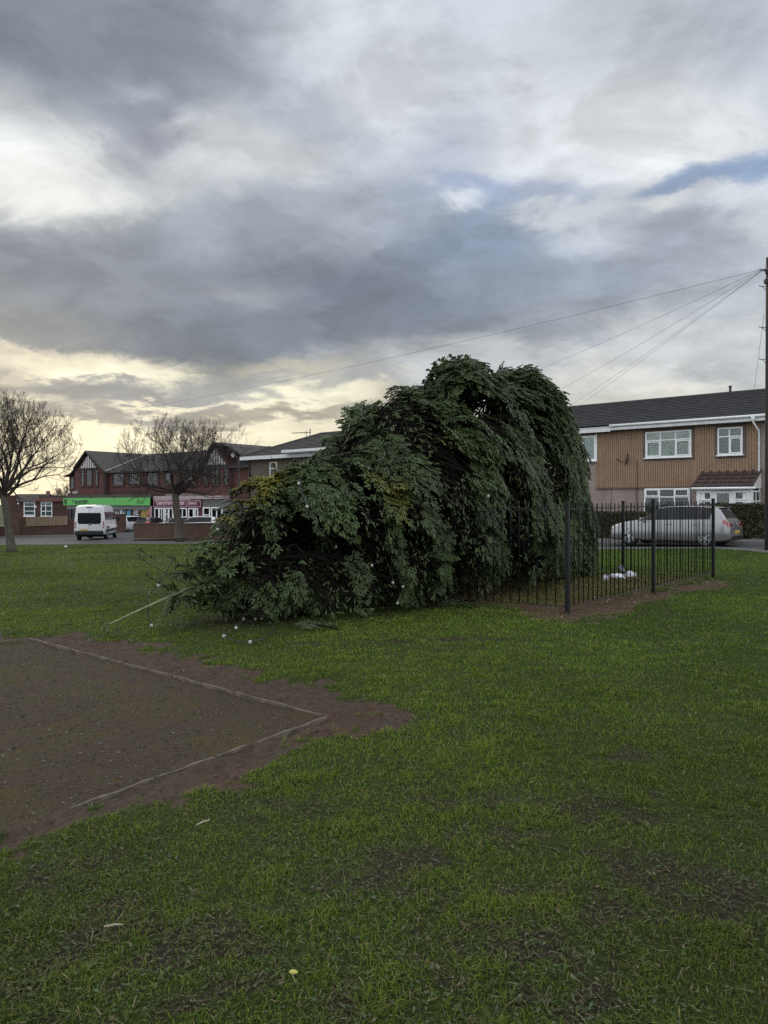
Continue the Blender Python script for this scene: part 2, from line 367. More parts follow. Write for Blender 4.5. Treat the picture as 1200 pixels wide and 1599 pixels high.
SCUFF = [(*gp(px, py), rx, ry) for (px, py, rx, ry) in [(830, 1300, .35, .2), (865, 1425, .42, .13), (700, 1420, .35, .2), (180, 1440, .30, .22), (480, 1395, .30, .16), (560, 1375, .3, .15), (650, 1515, .25, .18),
          (980, 1260, .35, .2), (1010, 1370, .25, .2), (950, 1560, .3, .2), (100, 1385, .25, .15), (640, 1345, .3, .2), (560, 1570, .3, .15), (760, 1470, .3, .2), (300, 1500, .3, .25), (30, 1560, .25, .15),
          (1150, 1420, .25, .3), (90, 1500, .25, .2), (420, 1540, .25, .15), (980, 1180, .3, .15), (730, 1250, .3, .16), (640, 1000, 1.5, .25), (820, 1390, .5, .1)]]
def masks(x, y):
    n = fnoise(x, y, 2.2, 5, 3) - .5; n2 = fnoise(x, y, 9, 3, 8) - .5
    mud = sstep(-.08, .10, poly_sd(x, y, MUD) + n * 1.0 + n2 * .7)
    deb = sstep(-.02, .30, poly_sd(x, y, DEBRIS) + n * .7 + n2 * .6)
    worn = np.zeros_like(mud)
    for (sx, sy, rx, ry) in SCUFF:
        d = np.sqrt(((x - sx) / rx) ** 2 + ((y - sy) / ry) ** 2)
        worn = np.maximum(worn, sstep(1.2, .2, d + n * 2.4 + n2 * 3.0) * .7)
    near = sstep(6.5, 3.0, y)
    wn = fnoise(x, y, 1.5, 5, 21)
    worn = np.maximum(worn, sstep(.58, .8, wn + n2 * .3) * (.25 + .35 * near))
    # soil scuffed bare and yellowed grass under and just beyond the tree
    worn = np.maximum(worn, .55 * sstep(.9, .1, np.abs((x + .6) * .672 + (y - 12.0) * -.74) / 2.6) * sstep(4.2, 2.5, np.hypot(x + .2, y - 12.2)))
    straw = sstep(-.05, .25, poly_sd(x, y, ENCL) + n * .3)
    return mud, deb, worn, straw
def axis(lo, hi, step, far, g=1.18):
    a = list(np.arange(lo, hi, step)); s = step; v = hi
    up = []
    while v < far: up.append(v); s *= g; v += s
    up.append(far)
    s = step; v = lo - step; dn = []
    while v > -far: dn.append(v); s *= g; v -= s
    dn.append(-far)
    return np.array(dn[::-1] + a + up)
def bumps(x, y):
    fade = sstep(21, 14, np.hypot(x, y))
    mud = sstep(-.1, .1, poly_sd(x, y, MUD))
    pit = sstep(-.05, .12, poly_sd(x, y, PITCH))
    b = (fnoise(x, y, 1.1, 3, 31) - .5) * .05 + (fnoise(x, y, 5, 3, 33) - .5) * .018
    rough = (fnoise(x, y, 7, 3, 41) - .5) * .075 * mud * (1 - pit)
    return (b * (1 - .6 * mud) + rough - .015 * mud - .01 * pit) * fade
def GH(x, y):
    x = np.atleast_1d(np.asarray(x, float)); y = np.atleast_1d(np.asarray(y, float))
    return Gn(x, y) + bumps(x, y)
def build_ground():
    ax = axis(-6.5, 8.0, .065, 1500); ay = axis(1.2, 17.0, .065, 1500)
    X, Y = np.meshgrid(ax, ay); x = X.ravel(); y = Y.ravel(); z = GH(x, y)
    nx, ny = len(ax), len(ay); i = np.arange(nx * ny).reshape(ny, nx)
    Fq = np.stack([i[:-1, :-1], i[:-1, 1:], i[1:, 1:], i[1:, :-1]], -1).reshape(-1, 4)
    mud, deb, worn, straw = masks(x, y)
    pit = sstep(-.03, .06, poly_sd(x, y, PITCH))
    cols = np.stack([mud, deb, worn, pit], 1); c2 = np.stack([straw, straw * 0, straw * 0], 1)
    m = bpy.data.materials.new('turf'); m.use_nodes = True; nt = m.node_tree; N = nt.nodes; L = nt.links; b = N['Principled BSDF']
    b.inputs['Roughness'].default_value = .9; b.inputs['Specular IOR Level'].default_value = .15
    at_ = N.new('ShaderNodeAttribute'); at_.attribute_name = 'Mask'; sp = N.new('ShaderNodeSeparateColor'); L.new(at_.outputs['Color'], sp.inputs[0])
    a2 = N.new('ShaderNodeAttribute'); a2.attribute_name = 'Mask2'; sp2 = N.new('ShaderNodeSeparateColor'); L.new(a2.outputs['Color'], sp2.inputs[0])
    tc = N.new('ShaderNodeTexCoord')
    def nz(s, d=6, r=.6, dist=0):
        n = N.new('ShaderNodeTexNoise'); n.inputs['Scale'].default_value = s; n.inputs['Detail'].default_value = d; n.inputs['Roughness'].default_value = r; n.inputs['Distortion'].default_value = dist
        L.new(tc.outputs['Object'], n.inputs['Vector']); return n.outputs['Fac']
    def ramp(f, stops):
        cr = N.new('ShaderNodeValToRGB'); e = cr.color_ramp.elements
        while len(e) < len(stops): e.new(.5)
        for k, (p, c) in enumerate(stops): e[k].position = p; e[k].color = (*c, 1)
        L.new(f, cr.inputs[0]); return cr.outputs[0]
    def mix(f, a, c, mode='MIX'):
        mx = N.new('ShaderNodeMix'); mx.data_type = 'RGBA'; mx.blend_type = mode
        if isinstance(f, float): mx.inputs[0].default_value = f
        else: L.new(f, mx.inputs[0])
        for k, v in ((6, a), (7, c)):
            if isinstance(v, tuple): mx.inputs[k].default_value = (*v, 1)
            else: L.new(v, mx.inputs[k])
        return mx.outputs[2]
    def thr(mask, nzo, lo=.35, hi=.65, amt=.55):
        a = N.new('ShaderNodeMath'); a.operation = 'MULTIPLY_ADD'; a.inputs[1].default_value = amt; L.new(nzo, a.inputs[0])
        s = N.new('ShaderNodeMath'); s.operation = 'ADD'; L.new(mask, s.inputs[0]); L.new(a.outputs[0], s.inputs[1]); a.inputs[2].default_value = -amt / 2
        mr = N.new('ShaderNodeMapRange'); mr.inputs[1].default_value = lo; mr.inputs[2].default_value = hi; mr.interpolation_type = 'SMOOTHSTEP'
        L.new(s.outputs[0], mr.inputs[0]); return mr.outputs[0]
    g = mix(nz(.35, 4), ramp(nz(60, 6, .7), [(.35, (.006, .009, .002)), (.72, (.050, .082, .010))]), ramp(nz(45, 6, .7), [(.35, (.008, .009, .003)), (.72, (.050, .068, .014))]))
    soil = ramp(nz(26, 8, .7), [(.3, (.008, .007, .004)), (.72, (.046, .038, .023))])
    clay = mix(thr(nz(1.3, 4), nz(5, 5), .45, .6), ramp(nz(14, 8, .72), [(.25, (.020, .0145, .011)), (.75, (.094, .066, .049))]), ramp(nz(18, 8, .72), [(.25, (.022, .0135, .0095)), (.75, (.10, .063, .043))]))
    grit = ramp(nz(70, 5, .75), [(.3, (.014, .0105, .0075)), (.6, (.064, .046, .032)), (.8, (.13, .10, .074))])
    moss = mix(thr(nz(1.1, 4), nz(4, 5), .40, .62), grit, ramp(nz(60, 5, .7), [(.3, (.016, .013, .005)), (.75, (.095, .076, .030))]))
    debc = ramp(nz(40, 7, .75), [(.25, (.030, .018, .012)), (.55, (.085, .052, .034)), (.8, (.19, .14, .09))])
    dry = ramp(nz(50, 6, .7), [(.3, (.045, .038, .018)), (.7, (.14, .115, .06))])
    c = mix(sp2.outputs[0], g, dry)
    c = mix(thr(sp.outputs[2], nz(20, 5)), c, soil)
    c = mix(thr(sp.outputs[1], nz(16, 5)), c, debc)
    c = mix(thr(sp.outputs[0], nz(22, 5)), c, clay)
    pm = N.new('ShaderNodeMath'); pm.operation = 'MULTIPLY'; L.new(at_.outputs['Alpha'], pm.inputs[0]); L.new(sp.outputs[0], pm.inputs[1])
    c = mix(pm.outputs[0], c, moss)
    L.new(c, b.inputs['Base Color'])
    bn = N.new('ShaderNodeBump'); bn.inputs['Strength'].default_value = .9; bn.inputs['Distance'].default_value = .03
    sm = N.new('ShaderNodeMath'); sm.operation = 'MULTIPLY_ADD'; sm.inputs[1].default_value = .5; L.new(nz(38, 6, .7), sm.inputs[0]); L.new(nz(9, 6, .65), sm.inputs[2])
    L.new(sm.outputs[0], bn.inputs['Height']); L.new(bn.outputs[0], b.inputs['Normal'])
    o = mesh_np('ground', np.stack([x, y, z], 1), Fq, m, smooth=True, cols={'Mask': cols, 'Mask2': c2})
    tag(o, kind='structure')
build_ground()

def sheet(name, poly, h, mat_, kind='structure', step=None):
    """a flat sheet lying h above the sloping ground"""
    bm = bmesh.new(); vs = [bm.verts.new((x, y, 0)) for x, y in poly]; f = bm.faces.new(vs)
    bmesh.ops.triangulate(bm, faces=[f])
    for _ in range(6):
        es = [e for e in bm.edges if e.calc_length() > 9]
        if not es: break
        bmesh.ops.subdivide_edges(bm, edges=es, cuts=1); bmesh.ops.triangulate(bm, faces=bm.faces[:])
    for v in bm.verts: v.co.z = G(v.co.x, v.co.y) + h
    bmesh.ops.recalc_face_normals(bm, faces=bm.faces[:])
    me = bpy.data.meshes.new(name); bm.to_mesh(me); bm.free()
    for p in me.polygons:
        if p.normal.z < 0: p.flip()
    me.materials.append(mat_); o = bpy.data.objects.new(name, me); COL.objects.link(o)
    return tag(o, kind=kind)
m_asph = mat('asphalt', (.045, .045, .047), .85, .35, .6, bump=.4, bscale=60)
m_pave = mat('paving', (.11, .105, .098), .85, .3, 1.2, bump=.3, bscale=40)
m_kerb = mat('kerb_stone', (.17, .165, .155), .8, .25, 3)
def S2(p, u, v): q = Vector(p) + U * u + VN * v; return (q.x, q.y)
A0 = Vector((11.0, 25.3))                       # near wheel of the parked car: origin of the street frame
# carriageway: one broad sheet, the junction and the shop forecourt included
road = EDGE + [(70, 20), (120, 140), (-130, 140), (-130, 60)]
sheet('road', road, .012, m_asph)
def strip(name, pts, w, z0, z1, mat_, side=1):
    """a kerb: a real step along a polyline"""
    mb = MB(); pts = [Vector(p) for p in pts]; L = []
    for i, p in enumerate(pts):
        t = (pts[min(i + 1, len(pts) - 1)] - pts[max(i - 1, 0)]).normalized(); n = Vector((-t.y, t.x)) * side * w
        L.append((p, p + n))
    V = []; Fs = []
    for (a, c) in L:
        ga, gc = G(a.x, a.y), G(c.x, c.y)
        V += [(a.x, a.y, ga + z0), (a.x, a.y, ga + z1), (c.x, c.y, gc + z1), (c.x, c.y, gc + z0)]
    for i in range(len(L) - 1):
        o = i * 4
        for k in range(4): Fs.append((o + k, o + (k + 1) % 4, o + 4 + (k + 1) % 4, o + 4 + k))
    Fs += [(0, 1, 2, 3), tuple(len(V) - 4 + k for k in range(4))]
    mb.add(V, Fs); o = mb.build(name, mat_); return tag(o, kind='structure')
strip('kerb', EDGE, .14, -.05, .05, m_kerb)
# the far pavement in front of the houses
fk = 2.15
farP = [S2(A0, 30, fk), S2(A0, -29, fk), S2(A0, -31, fk + .8), S2(A0, -31, fk + 6), S2(A0, -29, fk + 1.75), S2(A0, 30, fk + 1.75)]
sheet('pavement', [farP[0], farP[1], farP[2], farP[3], farP[4], farP[5]], .12, m_pave)
strip('kerb', [farP[5 - 5], farP[1], farP[2], farP[3]], .13, -.02, .125, m_kerb, side=1)
sheet('garden_lawn', [S2(A0, 30, fk + 1.75), S2(A0, -29, fk + 1.75), S2(A0, -29, 30), S2(A0, 30, 30)], .05, mat('lawn', (.03, .05, .013), .9, .3, 4))
# the pavement and kerb on the shop side of the junction
kl = [gp(-200, 840.5), gp(0, 839.6), gp(60, 838.6), gp(120, 836.9), gp(180, 834.6), gp(209, 834.0)]
kl2 = [gp(-200, 838.2), gp(0, 837.6), gp(36, 837.6), gp(118, 834.9), gp(194, 832.6)]
sheet('pavement', kl + kl2[::-1], .12, m_pave)
strip('kerb', kl, .2, -.02, .13, m_kerb, side=1)

# ------------------------------------------------------------------ grass blades
def blades(x, y, h, w, lean, col, curl=.35):
    n = len(x); z = GH(x, y) - .004
    a = rng.uniform(0, 2 * np.pi, n); d = np.stack([np.cos(a), np.sin(a)], 1)
    f = rng.uniform(0, 2 * np.pi, n); s = np.stack([np.cos(f), np.sin(f)], 1) * w[:, None] / 2
    base = np.stack([x, y, z], 1)
    l1 = lean * h * curl; l2 = lean * h
    mid = base.copy(); mid[:, :2] += d * l1[:, None]; mid[:, 2] += h * .6
    tip = base.copy(); tip[:, :2] += d * l2[:, None]; tip[:, 2] += h * np.clip(1.05 - .35 * lean, .35, 1)
    S3 = np.concatenate([s, np.zeros((n, 1))], 1)
    V = np.stack([base - S3, base + S3, mid + S3 * .8, mid - S3 * .8, tip], 1).reshape(-1, 3)
    o = np.arange(n)[:, None] * 5
    T = np.concatenate([o + np.array([0, 1, 2]), o + np.array([0, 2, 3]), o + np.array([3, 2, 4])], 0)
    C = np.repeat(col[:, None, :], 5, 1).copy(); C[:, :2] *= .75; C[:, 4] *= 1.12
    return V, T, C.reshape(-1, 3)
def build_grass():
    VV, TT, CC = [], [], []; off = 0
    GRN = np.array([(.088, .144, .016), (.054, .094, .012), (.136, .162, .024), (.165, .160, .046), (.084, .104, .034), (.25, .22, .11)])
    for (y0, y1, den, hs, ws) in [(1.5, 3.2, 11500, 1, 1), (3.2, 5, 8000, 1, 1.15), (5, 8, 4200, 1.05, 1.5), (8, 13, 2000, 1.1, 2.2), (13, 24, 620, 1.15, 3.6), (24, 50, 170, 1.3, 7.)]:
        w0 = y1 * .56 + .7; n = int(den * (y1 - y0) * 2 * w0)
        x = rng.uniform(-w0, w0, n); y = rng.uniform(y0, y1, n)
        k = np.abs(x) < y * .56 + .7; x, y = x[k], y[k]
        k = poly_sd(x, y, GREEN) > .05; x, y = x[k], y[k]
        mud, deb, worn, straw = masks(x, y)
        lush = fnoise(x, y, .55, 4, 51); clump = fnoise(x, y, 6, 3, 61); cl2 = fnoise(x, y, 1.7, 3, 66)
        keep = (1 - mud * 1.03) * (1 - .93 * deb) * (1 - .72 * worn) * (.58 + .6 * sstep(.30, .60, clump))
        k = rng.random(len(x)) < keep
        x, y, mud, deb, worn, straw, lush, clump, cl2 = [q[k] for q in (x, y, mud, deb, worn, straw, lush, clump, cl2)]
        n = len(x)
        h = (.014 + .026 * rng.random(n) ** 1.4 + .022 * sstep(.55, .8, clump)) * hs * (1 + 1.6 * straw * rng.random(n)) * (1 - .35 * worn)
        w = rng.uniform(.0024, .0042, n) * ws
        lean = rng.uniform(.15, 1.5, n)
        dark = sstep(.35, .65, lush)
        pr = rng.random(n); sel = np.where(pr < .30 + .25 * dark, 0, np.where(pr < .62, 1, np.where(pr < .78, 2, np.where(pr < .88, 3, np.where(pr < .965, 4, 5)))))
        sel = np.where((worn > .25) & (rng.random(n) < .5), 4, sel)
        right = sstep(-1, 6, x) * sstep(4, 8, y)                 # the right of the green is the lushest
        col = GRN[sel] * rng.uniform(.7, 1.3, (n, 1)) * (1.06 + .32 * dark)[:, None]
        col[:, 0] *= (1 - .12 * right); col[:, 1] *= (1 + .07 * right)
        near = sstep(5.5, 2.5, y)
        col = col * (1 - .30 * near[:, None]) + .30 * near[:, None] * np.array([.082, .096, .034]) * rng.uniform(.5, 1.3, (n, 1))
        strawc = np.array([.17, .14, .07]) * rng.uniform(.5, 1.3, (n, 1))
        st = (rng.random(n) < .72 * straw); col[st] = strawc[st]
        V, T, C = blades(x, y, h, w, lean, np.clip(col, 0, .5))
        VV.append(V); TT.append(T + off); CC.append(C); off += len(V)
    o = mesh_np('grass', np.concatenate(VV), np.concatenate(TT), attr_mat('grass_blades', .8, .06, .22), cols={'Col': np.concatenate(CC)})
    tag(o, kind='stuff')
    # broad leaves of weeds lying low in the near turf, and dead leaves among them
    n = 34000; y = 1.7 + 6.5 * rng.random(n) ** 1.7; x = rng.uniform(-1, 1, n) * (y * .56 + .4)
    mud, deb, worn, straw = masks(x, y); cl = fnoise(x, y, 2.4, 3, 77)
    k = (rng.random(n) < sstep(.42, .66, cl) * .9 + .10 + .9 * worn) & (mud < .4); x, y = x[k], y[k]; n = len(x); z = GH(x, y)
    a = rng.uniform(0, 2 * np.pi, n); ln = .007 + .022 * rng.random(n) ** 2; wd = ln * rng.uniform(.3, .6, n); ti = rng.uniform(-.1, .7, n)
    d = np.stack([np.cos(a) * np.cos(ti), np.sin(a) * np.cos(ti), np.sin(ti)], 1) * ln[:, None]; s = np.stack([-np.sin(a), np.cos(a), rng.uniform(-.3, .3, n)], 1) * wd[:, None] / 2
    b = np.stack([x, y, z + rng.uniform(.006, .024, n)], 1)
    V = np.stack([b, b + d * .4 + s, b + d, b + d * .4 - s], 1); V[:, 2, 2] -= ln * .15
    i = np.arange(n)[:, None] * 4
    T = np.concatenate([i + np.array([0, 1, 2]), i + np.array([0, 2, 3])], 0)
    pal = np.array([(.062, .092, .036), (.05, .085, .022), (.078, .094, .050), (.10, .08, .045), (.034, .062, .02)])
    C = np.repeat((pal[rng.integers(0, 5, n)] * rng.uniform(.55, 1.25, (n, 1)))[:, None, :], 4, 1).reshape(-1, 3)
    n2 = 60000; y = 1.7 + 9 * rng.random(n2) ** 1.4; x = rng.uniform(-1, 1, n2) * (y * .56 + .4)
    mud, deb, worn, straw = masks(x, y); k = (rng.random(n2) < .22 + worn) & (mud < .75); x, y = x[k], y[k]; n2 = len(x); z = GH(x, y)
    a = rng.uniform(0, 6.28, n2); l2 = rng.uniform(.012, .045, n2); d2 = np.stack([np.cos(a), np.sin(a), rng.uniform(-.1, .45, n2)], 1) * l2[:, None]
    s2 = np.stack([-np.sin(a), np.cos(a), np.zeros(n2)], 1) * rng.uniform(.0012, .0028, n2)[:, None]; b2 = np.stack([x, y, z + rng.uniform(.003, .014, n2)], 1)
    V2 = np.stack([b2 - s2, b2 + s2, b2 + d2 + s2 * .5, b2 + d2 - s2 * .5], 1).reshape(-1, 3); i2 = np.arange(n2)[:, None] * 4
    pl2 = np.array([(.10, .09, .045), (.06, .05, .028), (.15, .13, .08), (.035, .03, .018), (.07, .085, .03)])
    C2 = np.repeat((pl2[rng.choice(5, n2, p=[.3, .25, .1, .15, .2])] * rng.uniform(.6, 1.2, (n2, 1)))[:, None, :], 4, 1).reshape(-1, 3)
    tag(mesh_np('dead_grass', V2, i2 + np.array([0, 1, 2, 3]), attr_mat('dead_grass', .8, .1), cols={'Col': C2}), kind='stuff')
    tag(mesh_np('weed_leaves', V.reshape(-1, 3), T, attr_mat('weed_leaf', .6, .25, .15), cols={'Col': C}), kind='stuff')
build_grass()

# stones and clods on the bare patch, straws in the debris by the railings
def build_grit():
    n = 42000; y = 3.0 + 7.0 * rng.random(n) ** .8; x = rng.uniform(-1, 1, n) * (y * .56 + .4) 
    mud, deb, worn, straw = masks(x, y); pd = poly_sd(x, y, PITCH)
    k = (mud > .75) & ((pd > .03) | (rng.random(n) < .30)); x, y, pd = x[k], y[k], pd[k]; n = len(x); z = GH(x, y)
    r = .0035 + .010 * rng.random(n) ** 3.2; r = np.where(rng.random(n) < .02, r * 1.7, r)
    base = np.array([(0, 0, 1), (1, 0, 0), (0, 1, 0), (-1, 0, 0), (0, -1, 0), (0, 0, -1)], float)
    T0 = np.array([(0, 1, 2), (0, 2, 3), (0, 3, 4), (0, 4, 1), (5, 2, 1), (5, 3, 2), (5, 4, 3), (5, 1, 4)])
    V = base[None] * rng.uniform(.55, 1.35, (n, 6, 3)); a = rng.uniform(0, 6.28, n); ca, sa = np.cos(a)[:, None], np.sin(a)[:, None]
    V = np.stack([V[..., 0] * ca - V[..., 1] * sa, V[..., 0] * sa + V[..., 1] * ca, V[..., 2] * .7], -1) * r[:, None, None] + np.stack([x, y, z + r * .15], 1)[:, None, :]
    pal = np.array([(.075, .062, .054), (.05, .040, .034), (.11, .095, .08), (.062, .047, .038), (.035, .03, .026), (.18, .16, .14)])
    C = np.repeat((pal[rng.choice(6, n, p=[.3, .25, .1, .2, .13, .02])] * rng.uniform(.7, 1.2, (n, 1)))[:, None, :], 6, 1).reshape(-1, 3)
    tag(mesh_np('gravel', V.reshape(-1, 3), (T0[None] + np.arange(n)[:, None, None] * 6).reshape(-1, 3), attr_mat('gravel', .85, .3), cols={'Col': C}), kind='stuff')
    n = 5200; y = rng.uniform(9.5, 17, n); x = rng.uniform(-1, 8, n)
    mud, deb, worn, straw = masks(x, y); k = (deb > .35) | ((straw > .4) & (rng.random(n) < .5)); x, y = x[k], y[k]; n = len(x); z = GH(x, y)
    a = rng.uniform(0, 6.28, n); ln = rng.uniform(.03, .16, n); d = np.stack([np.cos(a), np.sin(a), rng.uniform(-.05, .35, n)], 1) * ln[:, None]
    s = np.stack([-np.sin(a), np.cos(a), np.zeros(n)], 1) * rng.uniform(.003, .007, n)[:, None]; b = np.stack([x, y, z + rng.uniform(.004, .03, n)], 1)
    V = np.stack([b - s, b + s, b + d + s * .6, b + d - s * .6], 1).reshape(-1, 3); i = np.arange(n)[:, None] * 4
    pal = np.array([(.17, .13, .08), (.10, .06, .035), (.07, .04, .025), (.26, .21, .14)])
    C = np.repeat((pal[rng.choice(4, n, p=[.3, .35, .25, .1])] * rng.uniform(.6, 1.2, (n, 1)))[:, None, :], 4, 1).reshape(-1, 3)
    tag(mesh_np('dead_straw', V, (i + np.array([0, 1, 2, 3])), attr_mat('straw', .8, .2), cols={'Col': C}), kind='stuff')
build_grit()
m_board = mat('weathered_timber', (.12, .10, .078), .85, .45, 9, bump=.4, stretch=(1, 1, 1), spec=.2)
def edging(label, p, q, breaks, off=0.):
    """timber edging let into the soil: lengths butted end to end, each a little askew"""
    p, q = Vector(gp(*p)), Vector(gp(*q)); t = thing('timber_edging', label, 'edging', (p.x, p.y, G(p.x, p.y)), 0, 'timber edging round the bare patch')
    ds = [0] + breaks + [1]
    for i in range(len(ds) - 1):
        mb = MB(); V = []; n = 8; a0, a1 = ds[i] + .004, ds[i + 1] - .004; w = .009
        jo = random.uniform(-.02, .02)
        for k in range(n + 1):
            s = a0 + (a1 - a0) * k / n; c = p + (q - p) * s; nn = Vector((-(q - p).y, (q - p).x)).normalized()
            c = c + nn * (jo * (k / n - .5))
            h = G(c.x, c.y) + .004 + .004 * math.sin(k * 1.3 + i * 2.2) - p_z(p)
            for (sg, hh) in ((-1, -.12), (-1, 0), (1, 0), (1, -.12)):
                V.append((c.x + nn.x * w * sg - p.x, c.y + nn.y * w * sg - p.y, h + hh))
        Fs = [(j * 4 + k, j * 4 + (k + 1) % 4, j * 4 + 4 + (k + 1) % 4, j * 4 + 4 + k) for j in range(n) for k in range(4)] + [(0, 1, 2, 3), tuple(n * 4 + k for k in range(4))]
        mb.add(V, Fs).build('board', m_board, t)
def p_z(p): return G(p.x, p.y)
edging('long weathered timber edging along the far side of the bare muddy patch', (45, 996), (505, 1117), [.22, .45, .62, .8])
edging('pale timber edging along the near side of the bare muddy patch', (512, 1119), (108, 1263), [.3, .52, .74])
edging('short dark timber edging at the left end of the bare muddy patch', (44, 997), (-330, 1036), [.3, .6])
# ------------------------------------------------------------------ the fallen spruce
PI = math.pi
TR = [at(170, 975, 9.6), at(276, 927, 10.2), at(404, 875, 11.1), at(540, 824, 12.25), at(660, 786, 13.4), Vector((2.0, 14.75, 1.62)), Vector((2.55, 15.35, 1.28))]
def trunk_curve(n):
    pts = [Vector(p) for p in TR]; P = []
    for i in range(len(pts) - 1):
        p0 = pts[max(i - 1, 0)]; p1 = pts[i]; p2 = pts[i + 1]; p3 = pts[min(i + 2, len(pts) - 1)]
        for k in range(12):
            t = k / 12
            P.append(.5 * ((2 * p1) + (p2 - p0) * t + (2 * p0 - 5 * p1 + 4 * p2 - p3) * t * t + (3 * p1 - p0 - 3 * p2 + p3) * t ** 3))
    P.append(pts[-1]); P = np.array(P); d = np.concatenate([[0], np.cumsum(np.linalg.norm(np.diff(P, axis=0), axis=1))])
    s = np.linspace(0, d[-1], n); return np.stack([np.interp(s, d, P[:, k]) for k in range(3)], 1), d[-1]
TRP, TRL = trunk_curve(200)
def trunk_at(s):
    f = s * 199; i = int(min(f, 198)); p = TRP[i] + (TRP[i + 1] - TRP[i]) * (f - i); t = TRP[min(i + 3, 199)] - TRP[max(i - 3, 0)]
    return p, t / np.linalg.norm(t)
RT_S = [0, .08, .15, .21, .28, .36, .49, .6, .67, .8, .9, 1]
RT_R = [.1, .15, .35, .65, 1.05, 1.42, 1.95, 2.45, 2.75, 3.15, 3.15, 2.9]
def proj(p): return CX + p[..., 0] / p[..., 1] * F, HZ - (p[..., 2] - EYE) / p[..., 1] * F
SHOOT = {}
